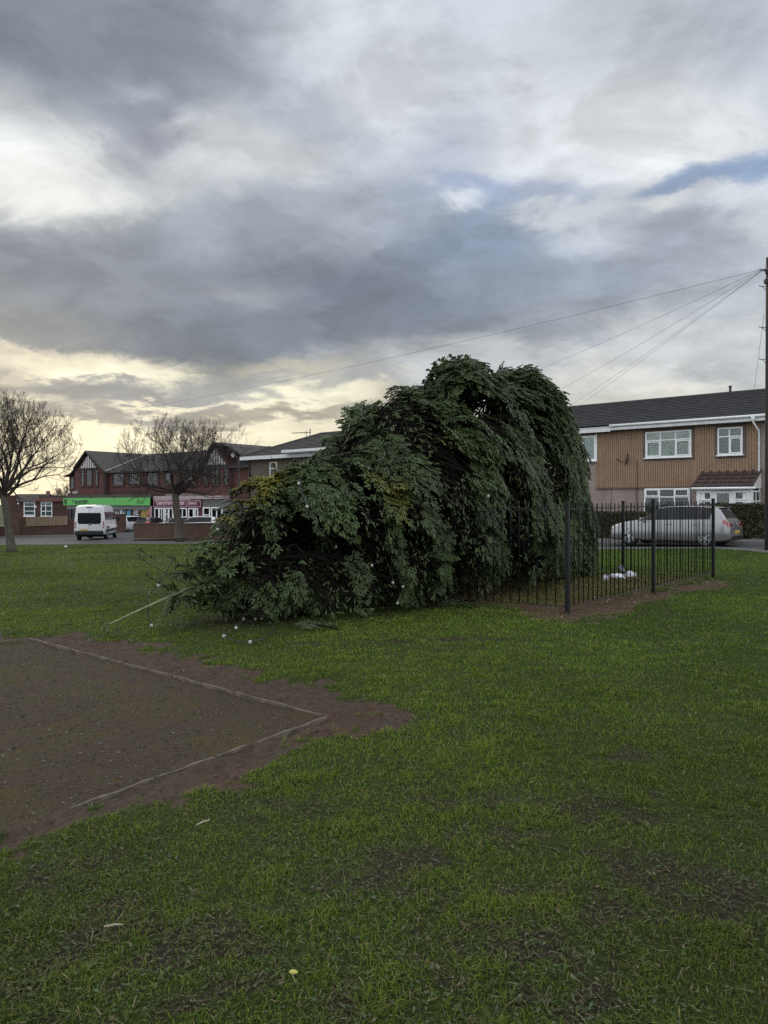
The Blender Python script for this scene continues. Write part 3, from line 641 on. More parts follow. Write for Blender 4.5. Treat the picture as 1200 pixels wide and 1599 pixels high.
def build_spruce():
    r_ = np.random.default_rng(21)
    root = thing('fallen_spruce', 'huge dark green spruce blown over beside the black railings, bare leader pointing left', 'tree', (2.6, 15.3, G(2.6, 15.3)))
    base = np.array(root.location)
    wood3, wood4, SP, SD, SU, SL, ST = [], [], [], [], [], [], []
    specs = []                                              # (s, azimuth, length factor, flex)
    s = .125
    while s < .34:
        nb = 9 if s > .3 else (4 if s < .2 else 7)
        a0 = r_.uniform(0, 6.28)
        for k in range(nb):
            specs.append((min(.99, s + r_.normal(0, .006)), a0 + 6.283 * k / nb + r_.normal(0, .16), r_.uniform(.72, 1.0), r_.uniform(.8, 1.25)))
        s += r_.uniform(.024, .036)
    up = np.array([0, 0, 1.])
    for (s, phi, lf, fl) in specs:
        P0, T = trunk_at(s)                                  # T points to the root
        e1 = up - T * T.dot(up); e1 /= np.linalg.norm(e1); e2 = np.cross(T, e1)   # e2: towards the viewer for +, roughly
        d = math.cos(phi) * e1 + math.sin(phi) * e2
        L = float(np.interp(s, RT_S, RT_R)) * lf
        tilt = np.interp(s, [0, .25, .6, 1], [-.95, -.55, -.12, .22]) + r_.normal(0, .08)
        d = d + T * tilt; d /= np.linalg.norm(d)
        vz = max(0., d[2]); L *= 1 + .62 * sstep(.25, .95, vz) * np.interp(s, [.2, .45], [0, 1])
        hz_ = d * [1, 1, 0]; hz_ = hz_ / (np.linalg.norm(hz_) + .25)
        fall = hz_ * .55 + T * .55 * np.interp(s, [0, .3, .5], [-.4, .5, 1]) + np.array([r_.normal(0, .22), r_.normal(0, .22) - .12, -1.0]); fall /= np.linalg.norm(fall)
        ex = 1.25 + 1.35 * sstep(.2, .9, vz); kk = min(1., np.interp(s, [0, .15, .3, .5], [.25, .45, .8, 1.]) * fl)
        n = 18; P = [P0]; h = L / n; off = np.zeros(3)
        for i in range(n):
            w_ = ((i + 1) / n) ** ex * kk
            v = d * (1 - w_) + fall * w_ + off; v = v / np.linalg.norm(v); q = P[-1] + v * h
            gz = G(q[0], q[1]) + .05 + .05 * r_.random()
            if q[2] < gz:
                q[2] = gz; off = off + r_.normal(0, .12, 3) * [1, 1, 0] + np.array([v[0], v[1], 0]) * .2
                if i > 6 and r_.random() < .3: P.append(q); break
            P.append(q)
        P = np.array(P); m = len(P)
        seg = np.linalg.norm(np.diff(P, axis=0), axis=1); dist = np.concatenate([[0], np.cumsum(seg)]); Lr = dist[-1]
        tt = np.linspace(0, 1, 10); PP = np.stack([np.interp(tt * Lr, dist, P[:, k]) for k in range(3)], 1)
        rad = (.006 + .0085 * L) * (1 - .86 * tt); wood4.append((PP, rad))
        mx, my = proj(PP[-1]); tone0 = r_.normal(0, .16)
        # some boughs near the butt have died: brown twigs, no needles
        # branchlets, alternate, in a flat spray that hangs
        big = s > .26
        step = (.085 if big else .055) * (1.7 if (d[1] > .55 and d[2] < .3) or d[2] < -.75 else 1.)
        u = (.20 if big else .14) * Lr
        if s > .8: u = .26 * Lr
        side = 1
        while u < Lr:
            tau = u / Lr; p = np.array([np.interp(u, dist, P[:, k]) for k in range(3)]); p2 = np.array([np.interp(min(u + .05, Lr), dist, P[:, k]) for k in range(3)])
            p1 = np.array([np.interp(max(u - .05, 0), dist, P[:, k]) for k in range(3)]); t = p2 - p1; t /= np.linalg.norm(t) + 1e-9
            nrm = d - t * t.dot(d) + up * .35 + T * -.15
            nrm = nrm - t * t.dot(nrm)
            if np.linalg.norm(nrm) < .2: nrm = up - t * t.dot(up)
            nrm /= np.linalg.norm(nrm) + 1e-9; b = np.cross(t, nrm) * side; side = -side
            env = min(1., .25 + 1.6 * tau) * min(1., .22 + 1.15 * (1 - tau))
            ln = min(.95, .12 + .27 * L) * env * r_.uniform(.65, 1.1)
            dd = t * .66 + b * .72 + r_.normal(0, .16, 3); dd /= np.linalg.norm(dd)
            hh = .075 if big else .05
            k = max(2, int(ln / hh)); q = p.copy(); cur = dd; pts = [q.copy()]
            sag = .13 if big else .07
            for j in range(k):
                cur = cur + np.array([0, 0, -sag]) + T * .02; cur /= np.linalg.norm(cur); q = q + cur * hh
                gz = G(q[0], q[1]) + .02
                if q[2] < gz: q[2] = gz + .03 * r_.random()
                pts.append(q.copy())
                bb = np.cross(cur, nrm); bb /= np.linalg.norm(bb) + 1e-9
                left = (k - j) * hh
                for sgn in (1, -1):
                    if r_.random() < .12: continue
                    sd_ = cur * .74 + bb * .66 * sgn + r_.normal(0, .12, 3) + np.array([0, 0, -.1]); sd_ /= np.linalg.norm(sd_)
                    if left > .26 and big:                 # a twig with shoots of its own
                        q2 = q.copy(); c2 = sd_
                        for jj in range(min(4, int(left * .55 / .065))):
                            c2 = c2 + np.array([0, 0, -.10]); c2 /= np.linalg.norm(c2); q2 = q2 + c2 * .065
                            s2 = c2 * .8 + np.cross(c2, nrm) * (.6 if jj % 2 else -.6) + r_.normal(0, .1, 3); s2 /= np.linalg.norm(s2)
                            SP.append(q2.copy()); SD.append(s2); SU.append(nrm); SL.append(r_.uniform(.065, .11)); ST.append(tone0)
                        SP.append(q2); SD.append(c2); SU.append(nrm); SL.append(r_.uniform(.08, .12)); ST.append(tone0)
                    else:
                        SP.append(q.copy()); SD.append(sd_); SU.append(nrm); SL.append(r_.uniform(.06, .11)); ST.append(tone0)
            SP.append(q.copy()); SD.append(cur); SU.append(nrm); SL.append(r_.uniform(.08, .12)); ST.append(tone0)
            wood3.append(np.array([pts[0], pts[len(pts) // 2], pts[-1]]))
            u += step * r_.uniform(.7, 1.3)
        t = P[-1] - P[-2]; t /= np.linalg.norm(t) + 1e-9
        for _ in range(3):
            SP.append(P[-1]); SD.append((t + r_.normal(0, .25, 3))); SU.append(up); SL.append(.12); ST.append(tone0)
        for i in range(int(m * .45), m - 1):               # shoots straight off the bough
            for _ in range(2):
                dd = t + r_.normal(0, .6, 3); SP.append(P[i] + (P[i + 1] - P[i]) * r_.random()); SD.append(dd); SU.append(up); SL.append(r_.uniform(.07, .12)); ST.append(tone0)
    # the mass of the crown: boughs that rise from the trunk and drape over one another, down and back towards the butt
    TE = TRP[-1] - TRP[-12]; TE[2] = 0; TE /= np.linalg.norm(TE)
    HN = np.array([.69, -.724, 0.])                        # sideways, towards the path
    def axis_at(q):
        if q <= 1: p, _ = trunk_at(max(q, 0)); return p
        return TRP[-1] + TE * (q - 1) * TRL + np.array([0, 0, -.25 * (q - 1) * TRL])
    SIL = np.array([(250, 880), (285, 862), (330, 816), (360, 792), (385, 768), (400, 752), (440, 728), (500, 710), (522, 708), (534, 682), (548, 658), (562, 634), (585, 614), (620, 610), (638, 614), (648, 586), (665, 562), (690, 557), (720, 568), (746, 588), (768, 578), (800, 575), (826, 582), (848, 608), (866, 650), (882, 700), (900, 755), (930, 810)], float)
    QS = np.linspace(.16, 1.34, 64); AX = np.array([axis_at(q) for q in QS]); apx, _ = proj(AX)
    ZT = EYE + (HZ - np.interp(apx, SIL[:, 0], SIL[:, 1])) / F * AX[:, 1]
    RTQ = np.maximum(ZT - AX[:, 2] - .06, .15)
    RSQ = np.interp(QS, [.16, .2, .3, .4, .5, .6, .7, .8, .9, 1, 1.1, 1.2, 1.28, 1.34], [.5, .8, 1.3, 1.55, 1.6, 1.65, 1.8, 1.85, 1.66, 1.38, 1.15, 1.0, .62, .25])
    def surf(q, v, side, dl):
        ax = np.stack([np.interp(q, QS, AX[:, k]) for k in range(3)]); rt = np.interp(q, QS, RTQ) * (1 - dl); rs = np.interp(q, QS, RSQ) * (1 - dl)
        lump = 1 + .30 * (float(fnoise(q * 10, v * 2.2 + (side + 1) * 7 * min(1, v * 3), 1, 3, 91)) - .5); rt *= 1 + .16 * (float(fnoise(q * 15 + 3, v * 1.5, 1, 2, 97)) - .55)
        vv = min(v, 1) * PI / 2
        p = ax + up * (rt * math.cos(vv)) + HN * (side * rs * lump * math.sin(vv))
        if v > 1:
            zg = G(p[0], p[1]) + .06; f = min(v - 1, 1); p[2] = p[2] + (zg - p[2]) * f; p -= HN * side * rs * .10 * f * f
        # behind the railings below their top
        o = np.array([FC.x, FC.y]); nf = np.array([-FU.x, -FU.y])
        dd = (p[:2] - o) @ nf; tt = (p[:2] - o) @ np.array([FV.x, FV.y])
        if q > .66 and dd > -.14 and -1 < tt < 2.9 and p[2] < 1.62: p[:2] -= nf * (dd + .14)
        return p
    PI_ = math.pi
    # the limbs: each carries a fan of boughs, rounded over its own middle; between the fans one looks into the dark
    limbs = []
    qpx = lambda px: float(np.interp(px, apx, QS))
    for (px, w) in ((560, 1), (603, 1.2), (668, 1.1), (700, 1.2), (730, .8), (780, 1.1), (815, 1.1), (850, 1), (480, 1), (430, .9)):
        limbs.append((qpx(px) - .022, .05 + .1 * r_.random(), 1, -.032 * w, 24)); limbs.append((qpx(px) - .01, .12 + .12 * r_.random(), -1, -.02 * w, 9))
    for iq in range(11):
        for iv in range(5):
            q = .245 + 1.02 * (iq + r_.uniform(.05, .95) + (.5 if iv % 2 else 0)) / 11.5; v = .20 + 1.45 * (iv + r_.uniform(.1, .9)) / 5
            limbs.append((q, v, 1, r_.choice([-.07, -.02, .04, .12]), int(r_.integers(11, 20))))
    for iq in range(9):
        for iv in range(3):
            limbs.append((.27 + 1.0 * (iq + r_.random()) / 9, .25 + 1.4 * (iv + r_.random()) / 3, -1, r_.choice([-.03, .05, .12]), 11))
    limbs += [(1.19, .75, 1, -.02, 20), (1.22, 1.05, 1, -.02, 20), (1.17, 1.35, 1, .0, 20), (1.24, 1.4, 1, .0, 16), (1.25, .7, 1, .0, 14)]
    starts = []
    for (ql, vl, sl, dll, nl) in limbs:
        if ql > .50 and sl > 0 and vl > 1.0 + .35 * r_.random() + .6 * sstep(1.08, 1.15, ql) and r_.random() < .85: continue
        if .34 < ql <= .50 and sl > 0 and vl > 1.35 and r_.random() < .45: continue
        if 1.0 < ql < 1.13 and .40 < vl < 1.6: continue                       # the torn place beside the butt
        fl_ = r_.normal(0, .25); top = vl < .2; run = .25 if top else r_.uniform(.5, 1.3)
        for _ in range(nl):
            a_, b_ = r_.normal(0, 1), r_.normal(0, 1); rr2 = b_ * b_; t_ = run * r_.random()
            starts.append((ql + (.58 + fl_) * t_ / TRL + b_ * (.030 if top else .020), vl + .42 * t_ + a_ * (.10 if top else .05) - .08, sl, dll + .05 * min(rr2, 4) - .02 * t_, fl_, False))
    for _ in range(330):                                   # the inner layer, its shade deepened by a darker needle colour
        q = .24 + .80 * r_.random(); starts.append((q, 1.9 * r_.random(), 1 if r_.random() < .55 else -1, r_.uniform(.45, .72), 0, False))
    for _ in range(46): starts.append((.25 + .95 * r_.random(), .30 * r_.random(), 1, -.03, 0, True))
    for _ in range(12): starts.append((qpx(432) + r_.normal(0, .012), .22 + .2 * r_.random(), 1, -.06, -.3, True))
    for (q, v, side, dl, fl_, tuft) in starts:
        q = min(max(q, .225), 1.30)
        if q > .56 and side > 0 and v > 1.1 + .4 * r_.random() + .5 * sstep(1.0, 1.12, q) and r_.random() < .75: continue
        Lb = r_.uniform(.75, 1.5) * min(1, .45 + q * .8); n = 12; hb = Lb / n
        ds = (-.6 if tuft and q < .85 else 1) * (r_.normal(.58, .16) + fl_) * (1 if q < 1.05 else .35) * np.interp(q, [.2, .34, .45], [-.4, .35, 1]); dv = abs(r_.normal(1.0, .25)) * (.55 + .45 * min(1, max(0, v) * 1.5))
        P = []; qq, vc = q, max(v, 0)
        for i in range(n + 1):
            tau = i / n; P.append(surf(qq, vc, side, dl + .16 * (1 - tau) ** 2 - .03 * tau + .05 * tau ** 4))
            rs = max(.35, float(np.interp(qq, QS, RSQ)) * (1 - dl) * 1.3)
            qq = min(1.335, qq + ds * hb / TRL); vc = min(1.97, vc + dv * hb / (rs * 1.25))
            if vc > 1.9: break
        P = np.array(P)
        if len(P) < 5: continue
        P += np.cumsum(r_.normal(0, .012, P.shape), 0)
        seg = np.linalg.norm(np.diff(P, axis=0), axis=1); dist = np.concatenate([[0], np.cumsum(seg)]); Lr = dist[-1]
        if Lr < .35: continue
        tr0, _ = trunk_at(min(.985, max(.2, q - .05 + r_.normal(0, .03)))); mid = (tr0 + P[0]) / 2 + up * .12 * np.linalg.norm(P[0] - tr0) + r_.normal(0, .05, 3)
        tq = np.linspace(0, 1, 6)[:, None]; stem = tr0 * (1 - tq) ** 2 + 2 * mid * tq * (1 - tq) + P[0] * tq ** 2
        rest = np.stack([np.interp(np.array([.25, .5, .75, 1.]) * Lr, dist, P[:, k]) for k in range(3)], 1)
        wood4.append((np.concatenate([stem, rest]), (.012 + .006 * Lr) * np.linspace(1.3, .3, 10)))
        for _ in range(4):                                 # bare twigs along the hidden part
            f = r_.uniform(.45, 1); b0 = tr0 * (1 - f) ** 2 + 2 * mid * f * (1 - f) + P[0] * f ** 2; dd = r_.normal(0, .22, 3); wood3.append(np.array([b0, b0 + dd * .6, b0 + dd + [0, 0, -.05]]))
        axp = np.stack([np.interp(q, QS, AX[:, k]) for k in range(3)]); tone0 = r_.normal(0, .22) - .9 * max(dl, 0)  # boughs deeper in the crown get darker needles: shade put into the colour
        u = .03; side2 = 1
        while u < Lr:
            tau = u / Lr; p = np.array([np.interp(u, dist, P[:, k]) for k in range(3)]); p2 = np.array([np.interp(min(u + .07, Lr), dist, P[:, k]) for k in range(3)]); p1 = np.array([np.interp(max(u - .07, 0), dist, P[:, k]) for k in range(3)])
            t = p2 - p1; t /= np.linalg.norm(t) + 1e-9
            nrm = (p - axp); nrm = nrm / (np.linalg.norm(nrm) + 1e-9) + up * .3; nrm -= t * t.dot(nrm); nrm /= np.linalg.norm(nrm) + 1e-9
            b = np.cross(t, nrm) * side2; side2 = -side2
            ln = (.09 + .29 * min(1, Lr)) * min(1, .45 + 1.4 * tau) * min(1., .30 + 1.25 * (1 - tau)) * r_.uniform(.7, 1.15)
            cur = t * .72 + b * .68 + r_.normal(0, .12, 3) + nrm * r_.normal(.02, .10); cur /= np.linalg.norm(cur)
            hh = .048; k = max(1, int(ln / hh)); qx = p.copy(); p0 = p.copy()
            for j in range(k):
                cur = cur + np.array([0, 0, -.10]) + t * .03; cur /= np.linalg.norm(cur); qx = qx + cur * hh
                gz = G(qx[0], qx[1]) + .02
                if qx[2] < gz: qx[2] = gz + .03 * r_.random()
                bb = np.cross(cur, nrm); bb /= np.linalg.norm(bb) + 1e-9
                for sgn in (1, -1):
                    if r_.random() < .22: continue
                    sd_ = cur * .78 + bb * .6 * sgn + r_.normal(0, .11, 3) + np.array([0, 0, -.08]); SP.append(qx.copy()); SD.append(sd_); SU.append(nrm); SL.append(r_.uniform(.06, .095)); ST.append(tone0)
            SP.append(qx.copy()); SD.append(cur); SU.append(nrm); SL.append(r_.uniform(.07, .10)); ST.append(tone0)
            wood3.append(np.array([p0, (p0 + qx) / 2, qx]))
            u += .052 * r_.uniform(.7, 1.3)
        for _ in range(3): SP.append(P[-1]); SD.append(t + r_.normal(0, .25, 3)); SU.append(up); SL.append(.12); ST.append(tone0)
    # tufts on the leader and on the few bare side shoots near its tip
    lead = []
    for (s, ph, L) in [(.10, 1.9, .62), (.11, -1.1, .55), (.118, .35, .7), (.125, 3.0, .5), (.135, 2.4, .6), (.15, -2.2, .6), (.15, .9, .95), (.16, -.3, 1.0), (.14, .1, .9), (.17, .5, 1.1), (.02, 3.1, .14), (.0, 2.5, .12), (.0, .6, .1), (.0, -2., .1)]:
        P0, T = trunk_at(s); e1 = up - T * T.dot(up); e1 /= np.linalg.norm(e1); e2 = np.cross(T, e1)
        d = math.cos(ph) * e1 + math.sin(ph) * e2 - T * .9; d /= np.linalg.norm(d)
        pts = [P0 + d * L * k / 5 + np.array([0, 0, -.03 * (k / 5) ** 2]) for k in range(6)]
        lead.append(np.array(pts))
        for k in range(9 if L > .3 else 4):
            f = 1 - .45 * (k / 9) ** 1.3; q = P0 + d * L * f; dd = d + r_.normal(0, .65, 3); SP.append(q); SD.append(dd / np.linalg.norm(dd)); SU.append(up); SL.append(r_.uniform(.045, .085)); ST.append(.25)
    SP = np.array(SP); SD = np.array(SD); SU = np.array(SU); SL = np.array(SL); ST = np.array(ST)
    SD /= np.linalg.norm(SD, axis=1, keepdims=True)
    # windows torn through the crown near the butt, where only twigs are left
    keep = np.ones(len(SP), bool)
    # places where the crown is torn thin (world positions, metres)
    for (c, rr, pr) in [((3.15, 14.6, 2.0), (.55, 2.6, .38), .8), ((2.75, 14.8, 2.95), (.36, 2.4, .30), .8), ((2.35, 14.6, 3.3), (.28, 2.2, .22), .75), ((1.8, 14.0, 1.25), (.5, 2.2, .28), .6), ((.15, 12.6, 2.75), (.3, 1.8, .2), .55)]:
        dd = (((SP - np.array(c)) / np.array(rr)) ** 2).sum(1); keep &= ~((dd < 1) & (r_.random(len(SP)) < pr))
    HOL = []
    # hollows between the hanging limbs (axes as world segments, radius)
    for (a_, b_, y_, rad) in [((622, 645), (695, 725), 12.3, .36), ((705, 730), (735, 890), 12.0, .31), ((572, 800), (602, 930), 10.9, .24), ((470, 835), (530, 935), 10.6, .25), ((520, 715), (572, 770), 11.3, .15), ((640, 810), (668, 910), 11.3, .22),
                              ((800, 740), (818, 870), 12.5, .30), ((425, 785), (470, 845), 10.9, .14), ((752, 640), (792, 705), 12.9, .20), ((862, 690), (888, 800), 13.7, .30), ((548, 655), (600, 680), 11.6, .14), ((380, 800), (425, 900), 10.6, .14), ((660, 760), (690, 800), 11.6, .16)]:
        A_, B_ = np.array(at(*a_, y_)), np.array(at(*b_, y_)); e = B_ - A_; tt = np.clip(((SP - A_) @ e) / (e @ e), 0, 1); w_ = SP - A_ - tt[:, None] * e
        w_[:, 1] /= 2.6; dd = np.linalg.norm(w_, axis=1) / rad + (fnoise(SP[:, 0] * 3 + SP[:, 2], SP[:, 2] * 3, 1.3, 2, 7) - .5) * .9
        keep &= ~((dd < 1) & (r_.random(len(SP)) < .94)); HOL.append((A_, e, rad))
    SP, SD, SU, SL, ST = SP[keep], SD[keep], SU[keep], SL[keep], ST[keep]
    SHOOT['P'] = SP
    n = len(SP)
    # one shoot: a thick bottle-brush of needles
    ax = SD; sx = np.cross(ax, SU); sx /= np.linalg.norm(sx, axis=1, keepdims=True) + 1e-9; sy = np.cross(sx, ax)
    tmplV = []; tmplT = []
    rr = np.random.default_rng(3)
    for (f, rad) in ((.10, .13), (.80, .165)):             # a plump spindle: the needles that merge at a distance
        for k in range(4): tmplV.append(np.array([f, math.cos(k * PI / 2 + .4) * rad, math.sin(k * PI / 2 + .4) * rad * .8]))
    tmplV += [np.array([-.03, 0, 0]), np.array([1.02, 0, 0])]
    for k in range(4):
        k2 = (k + 1) % 4; tmplT += [(k, k2, 4 + k2), (k, 4 + k2, 4 + k), (8, k2, k), (9, 4 + k, 4 + k2)]
    for k in range(9):                                     # and single needles standing off it
        f = .04 + .9 * k / 9; an = 2.4 * k + rr.uniform(-.3, .3); ca, sa = math.cos(an), math.sin(an); rad = .31 * (1 - .35 * f); w = .036
        pa = np.array([f, ca * .08, sa * .08]); tip = np.array([f + .20, ca * rad, sa * rad * .8 + .03]); wv = np.array([0, -sa, ca]) * w
        tmplT.append((len(tmplV), len(tmplV) + 1, len(tmplV) + 2)); tmplV += [pa - wv, pa + wv, tip]
    tmplV = np.array(tmplV); tmplT = np.array(tmplT); SHOOT['T'] = (tmplV, tmplT)
    V = SP[:, None, :] + SL[:, None, None] * (tmplV[None, :, 0:1] * ax[:, None, :] + tmplV[None, :, 1:2] * sx[:, None, :] + tmplV[None, :, 2:3] * sy[:, None, :])
    T = tmplT[None] + np.arange(n)[:, None, None] * len(tmplV)
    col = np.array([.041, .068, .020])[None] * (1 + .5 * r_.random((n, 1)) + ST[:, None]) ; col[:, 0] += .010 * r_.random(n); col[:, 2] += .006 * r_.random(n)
    mx, my = proj(SP)
    yel = np.zeros(n)
    # two boughs with yellowing needles, and the yellow end of one on the left
    for (c, rad, amt) in [(at(408, 756, 11.3), .46, 1.), (at(376, 770, 11.0), .36, 1.), (at(425, 745, 11.9), .4, 1.), (at(360, 800, 10.8), .22, .6), (at(615, 770, 11.2), .26, .6), (at(632, 800, 11.2), .22, .55), (at(590, 745, 11.2), .18, .45), (at(690, 690, 11.6), .4, .22)]:
        c = np.array(c); dd = np.sqrt((((SP - c) / np.array([rad, rad * 2.6, rad])) ** 2).sum(1)); yel = np.maximum(yel, amt * sstep(1.1, .4, dd + r_.normal(0, .15, n)))
    yc = np.array([.19, .165, .016]) * (.7 + .7 * r_.random((n, 1))); col = col * (1 - yel[:, None] * .85) + yc * yel[:, None] * .85
    tipl = sstep(.22, .1, np.linalg.norm(SP - TRP[0], axis=1) / 1.2); col = col * (1 - tipl[:, None] * .5) + np.array([.09, .12, .03]) * tipl[:, None] * .5
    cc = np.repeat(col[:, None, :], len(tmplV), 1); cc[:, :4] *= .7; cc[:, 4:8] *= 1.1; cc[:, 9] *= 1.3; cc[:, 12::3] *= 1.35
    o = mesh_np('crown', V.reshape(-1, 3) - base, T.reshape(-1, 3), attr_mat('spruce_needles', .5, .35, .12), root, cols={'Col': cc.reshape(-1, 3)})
    PP = np.array([a for a, b in wood4]); RR = np.array([b for a, b in wood4]); g4 = tubes_np(PP, RR, 5)
    W3 = np.array(wood3); kw = np.ones(len(W3), bool); wm = W3[:, 1]
    for (A_, e, rad) in HOL:
        tt = np.clip(((wm - A_) @ e) / (e @ e), 0, 1); w_ = wm - A_ - tt[:, None] * e; w_[:, 1] /= 2.6; kw &= ~((np.linalg.norm(w_, axis=1) < rad * .95) & (r_.random(len(wm)) < .8))
    W3 = W3[kw]; R3 = np.tile(np.array([.0055, .004, .002]), (len(W3), 1)); g3 = tubes_np(W3, R3, 3)
    V_, F_ = cat_geo([g4, g3]); mesh_np('branches', V_ - base, F_, mat('spruce_twig', (.013, .010, .008), .95, .35, 12, spec=.1), root, smooth=True)
    for ll in lead:
        V_, F_ = tubes_np(ll[None], np.linspace(.011, .005, 6)[None], 6)
        mesh_np('side_shoot', V_ - base, F_, mat('green_shoot', (.085, .10, .045), .7, .25, 14), root, smooth=True)
    ts = np.linspace(0, 1, 60); TP = np.array([trunk_at(q)[0] for q in ts]); k = 9
    rad = .0095 + .135 * ts ** 1.15; rad[-1] = .15
    V_, F_ = tubes_np(TP[None, k:], rad[None, k:], 14); mesh_np('trunk', V_ - base, F_, mat('spruce_bark', (.07, .055, .042), .9, .4, 8, bump=.6, bscale=40), root, smooth=True)
    V_, F_ = tubes_np(TP[None, :k + 1], rad[None, :k + 1] * 1.02, 10); mesh_np('leader_shoot', V_ - base, F_, mat('leader_bark', (.20, .205, .10), .75, .3, 12), root, smooth=True, ).__setitem__('label', 'bare pale green leader shoot')
    # the torn stump and lifted root plate in the enclosure
    mb = MB(); b = Vector((2.85, 15.75, G(2.85, 15.75)))
    st = thing('tree_stump', 'splintered spruce stump inside the railings under the fallen crown', 'stump', b)
    prof = [(.36, -.1), (.27, .08), (.21, .25), (.19, .6), (.18, .85)]
    mb.lathe(prof, n=16).build('stump_wood', MATS['spruce_bark'], st, True)
    mb = MB()
    for k in range(11):
        a = k * .57; x, y = .11 * math.cos(a), .11 * math.sin(a); hgt = .12 + .25 * random.random()
        mb.tube([(x, y, .8), (x * 1.05, y * 1.05, .85 + hgt * .6), (x * 1.1, y * 1.1, .85 + hgt)], [.05, .03, .004], 4)
    mb.build('splinter', mat('torn_wood', (.30, .22, .13), .8, .3, 10), st)
build_spruce()
def fallen_bough(label, px, py, ang, L, seed):
    r_ = np.random.default_rng(seed); x, y = gp(px, py); z = float(GH(x, y)[0]); t = thing('fallen_bough', label, 'branch', (x, y, z), ang, 'broken boughs lying under the fallen tree')
    P = np.array([(L * k / 8, .05 * math.sin(k * .7), .03 + .03 * math.sin(k * .5)) for k in range(9)]); V_, F_ = tubes_np(P[None], np.linspace(.014, .004, 9)[None], 6); mesh_np('stem', V_, F_, MATS['spruce_twig'], t, smooth=True)
    q = []; dirs = []
    for k in range(70):
        f = r_.uniform(.15, 1); s = 1 if k % 2 else -1; o = r_.uniform(0, .22 * (1.15 - f) + .03); q.append((L * f + o * .6, s * o + .05 * math.sin(f * 5), .035 + .03 * r_.random())); dirs.append((.7, s * r_.uniform(.2, .8), r_.uniform(-.2, .3)))
    q = np.array(q); d = np.array(dirs); d /= np.linalg.norm(d, axis=1, keepdims=True); up = np.array([0, 0, 1.]); sx = np.cross(d, up); sy = np.cross(sx, d); ln = r_.uniform(.06, .10, len(q))
    tv, tt = SHOOT['T']; V = q[:, None] + ln[:, None, None] * (tv[None, :, 0:1] * d[:, None] + tv[None, :, 1:2] * sx[:, None] + tv[None, :, 2:3] * sy[:, None])
    C = np.repeat((np.array([.05, .068, .028])[None] * r_.uniform(.7, 1.4, (len(q), 1)))[:, None], len(tv), 1)
    mesh_np('needles', V.reshape(-1, 3), (tt[None] + np.arange(len(q))[:, None, None] * len(tv)).reshape(-1, 3), MATS['spruce_needles'], t, cols={'Col': C.reshape(-1, 3)})
fallen_bough('broken green bough on the grass left of the left-hand railings', 742, 942, 2.9, .75, 1)
fallen_bough('broken green bough lying flat in the shade below the hollow of the tree', 668, 951, .25, .7, 2)
fallen_bough('broken green bough on the grass under the middle of the crown', 528, 985, 2.6, .6, 3)

# fairy lights still wound round the tree: a cable with globe lamps
def fairy():
    P = SHOOT['P']; mx, my = proj(P)
    def front(px, py, rad=10):
        k = (np.abs(mx - px) < rad) & (np.abs(my - py) < rad)
        y = P[k, 1].min() if k.any() else 11.0
        return at(px, py, max(y - .04, 9.0))
    m_lamp = mat('lamp_globe', (.38, .39, .36), .25, .05, 20, spec=.5); m_cab = mat('cable_rubber', (.03, .034, .03), .6)
    runs = [([(272, 866), (262, 890), 'b', (247.8, 914), (240, 921), (232, 929), (230, 942), (231, 952), (233, 968), 'b', (237, 976.5)], 9.95,
             'dark cable with two white globe lamps hanging over the bare leader shoot'),
            ([(432, 958), 'b', (427, 966), (418, 966), 'b', (409, 965.5), 'b', (399, 967), (390, 972), 'b', (381, 968.5), 'b', (369, 982), (356, 981), (350, 987), 'b', (350, 994.5), (362, 999), (378, 1002), 'b', (391, 1002.5), (410, 999), (422, 990), (432, 978)], None,
             'string of white globe lamps trailing on the grass below the tree')]
    for (seq, dep, lab) in runs:
        pts = []; bl = []; b = False
        for q in seq:
            if q == 'b': b = True; continue
            if dep: w = at(q[0], q[1], dep)
            else:
                x, y = gp(q[0], q[1] + 4); w = Vector((x, y, float(GH(x, y)[0]) + .045))
            pts.append(w); 
            if b: bl.append(w.copy()); b = False
        o = pts[0]; t = thing('fairy_lights', lab, 'string lights', o, 0, 'strings of globe lamps on the fallen tree')
        MB().tube([p - o for p in pts], .007, 6).build('cable', m_cab, t, True)
        for w in bl: lamp_at(w - o, t, m_lamp, m_cab)
    lam = [[(467, 755), (480, 791), (500, 825), (524.8, 854)], [(602, 870), (581, 883)], [(340, 827)], [(606, 880), (612, 898), (614, 910)], [(624, 870), (626, 895), (629.5, 916)], [(763, 775)], [(621, 942)]]
    labs = ['cable with three white globe lamps slung across the flank of the fallen spruce', 'white globe lamp on a slanting cable low in the dark gap of the fallen spruce', 'single white globe lamp at the left edge of the spruce crown before the brick wall',
            'white globe lamp hanging short in the dark hollow of the spruce', 'white globe lamp hanging on a straight drop cable in the dark hollow of the spruce', 'single white globe lamp high on the spruce near the railings', 'white globe lamp lowest in the hollow just above the grass']
    on = [(0, 1, 3), (1,), (0,), (2,), (2,), (0,), (0,)]
    for seq, lab, k in zip(lam, labs, on):
        pts = [front(*q) for q in seq]; y = min(p.y for p in pts)
        pts = [at(q[0], q[1], max(p.y - .03, y)) for q, p in zip(seq, pts)]
        if len(pts) == 1: pts = [pts[0] + Vector((.08, .12, .1)), pts[0]]; k = (1,)
        o = pts[0]; t = thing('fairy_lights', lab, 'string lights', o, 0, 'strings of globe lamps on the fallen tree')
        MB().tube([p - o for p in pts], .006, 6).build('cable', m_cab, t, True)
        for i in k: lamp_at(pts[i] - o, t, m_lamp, m_cab)
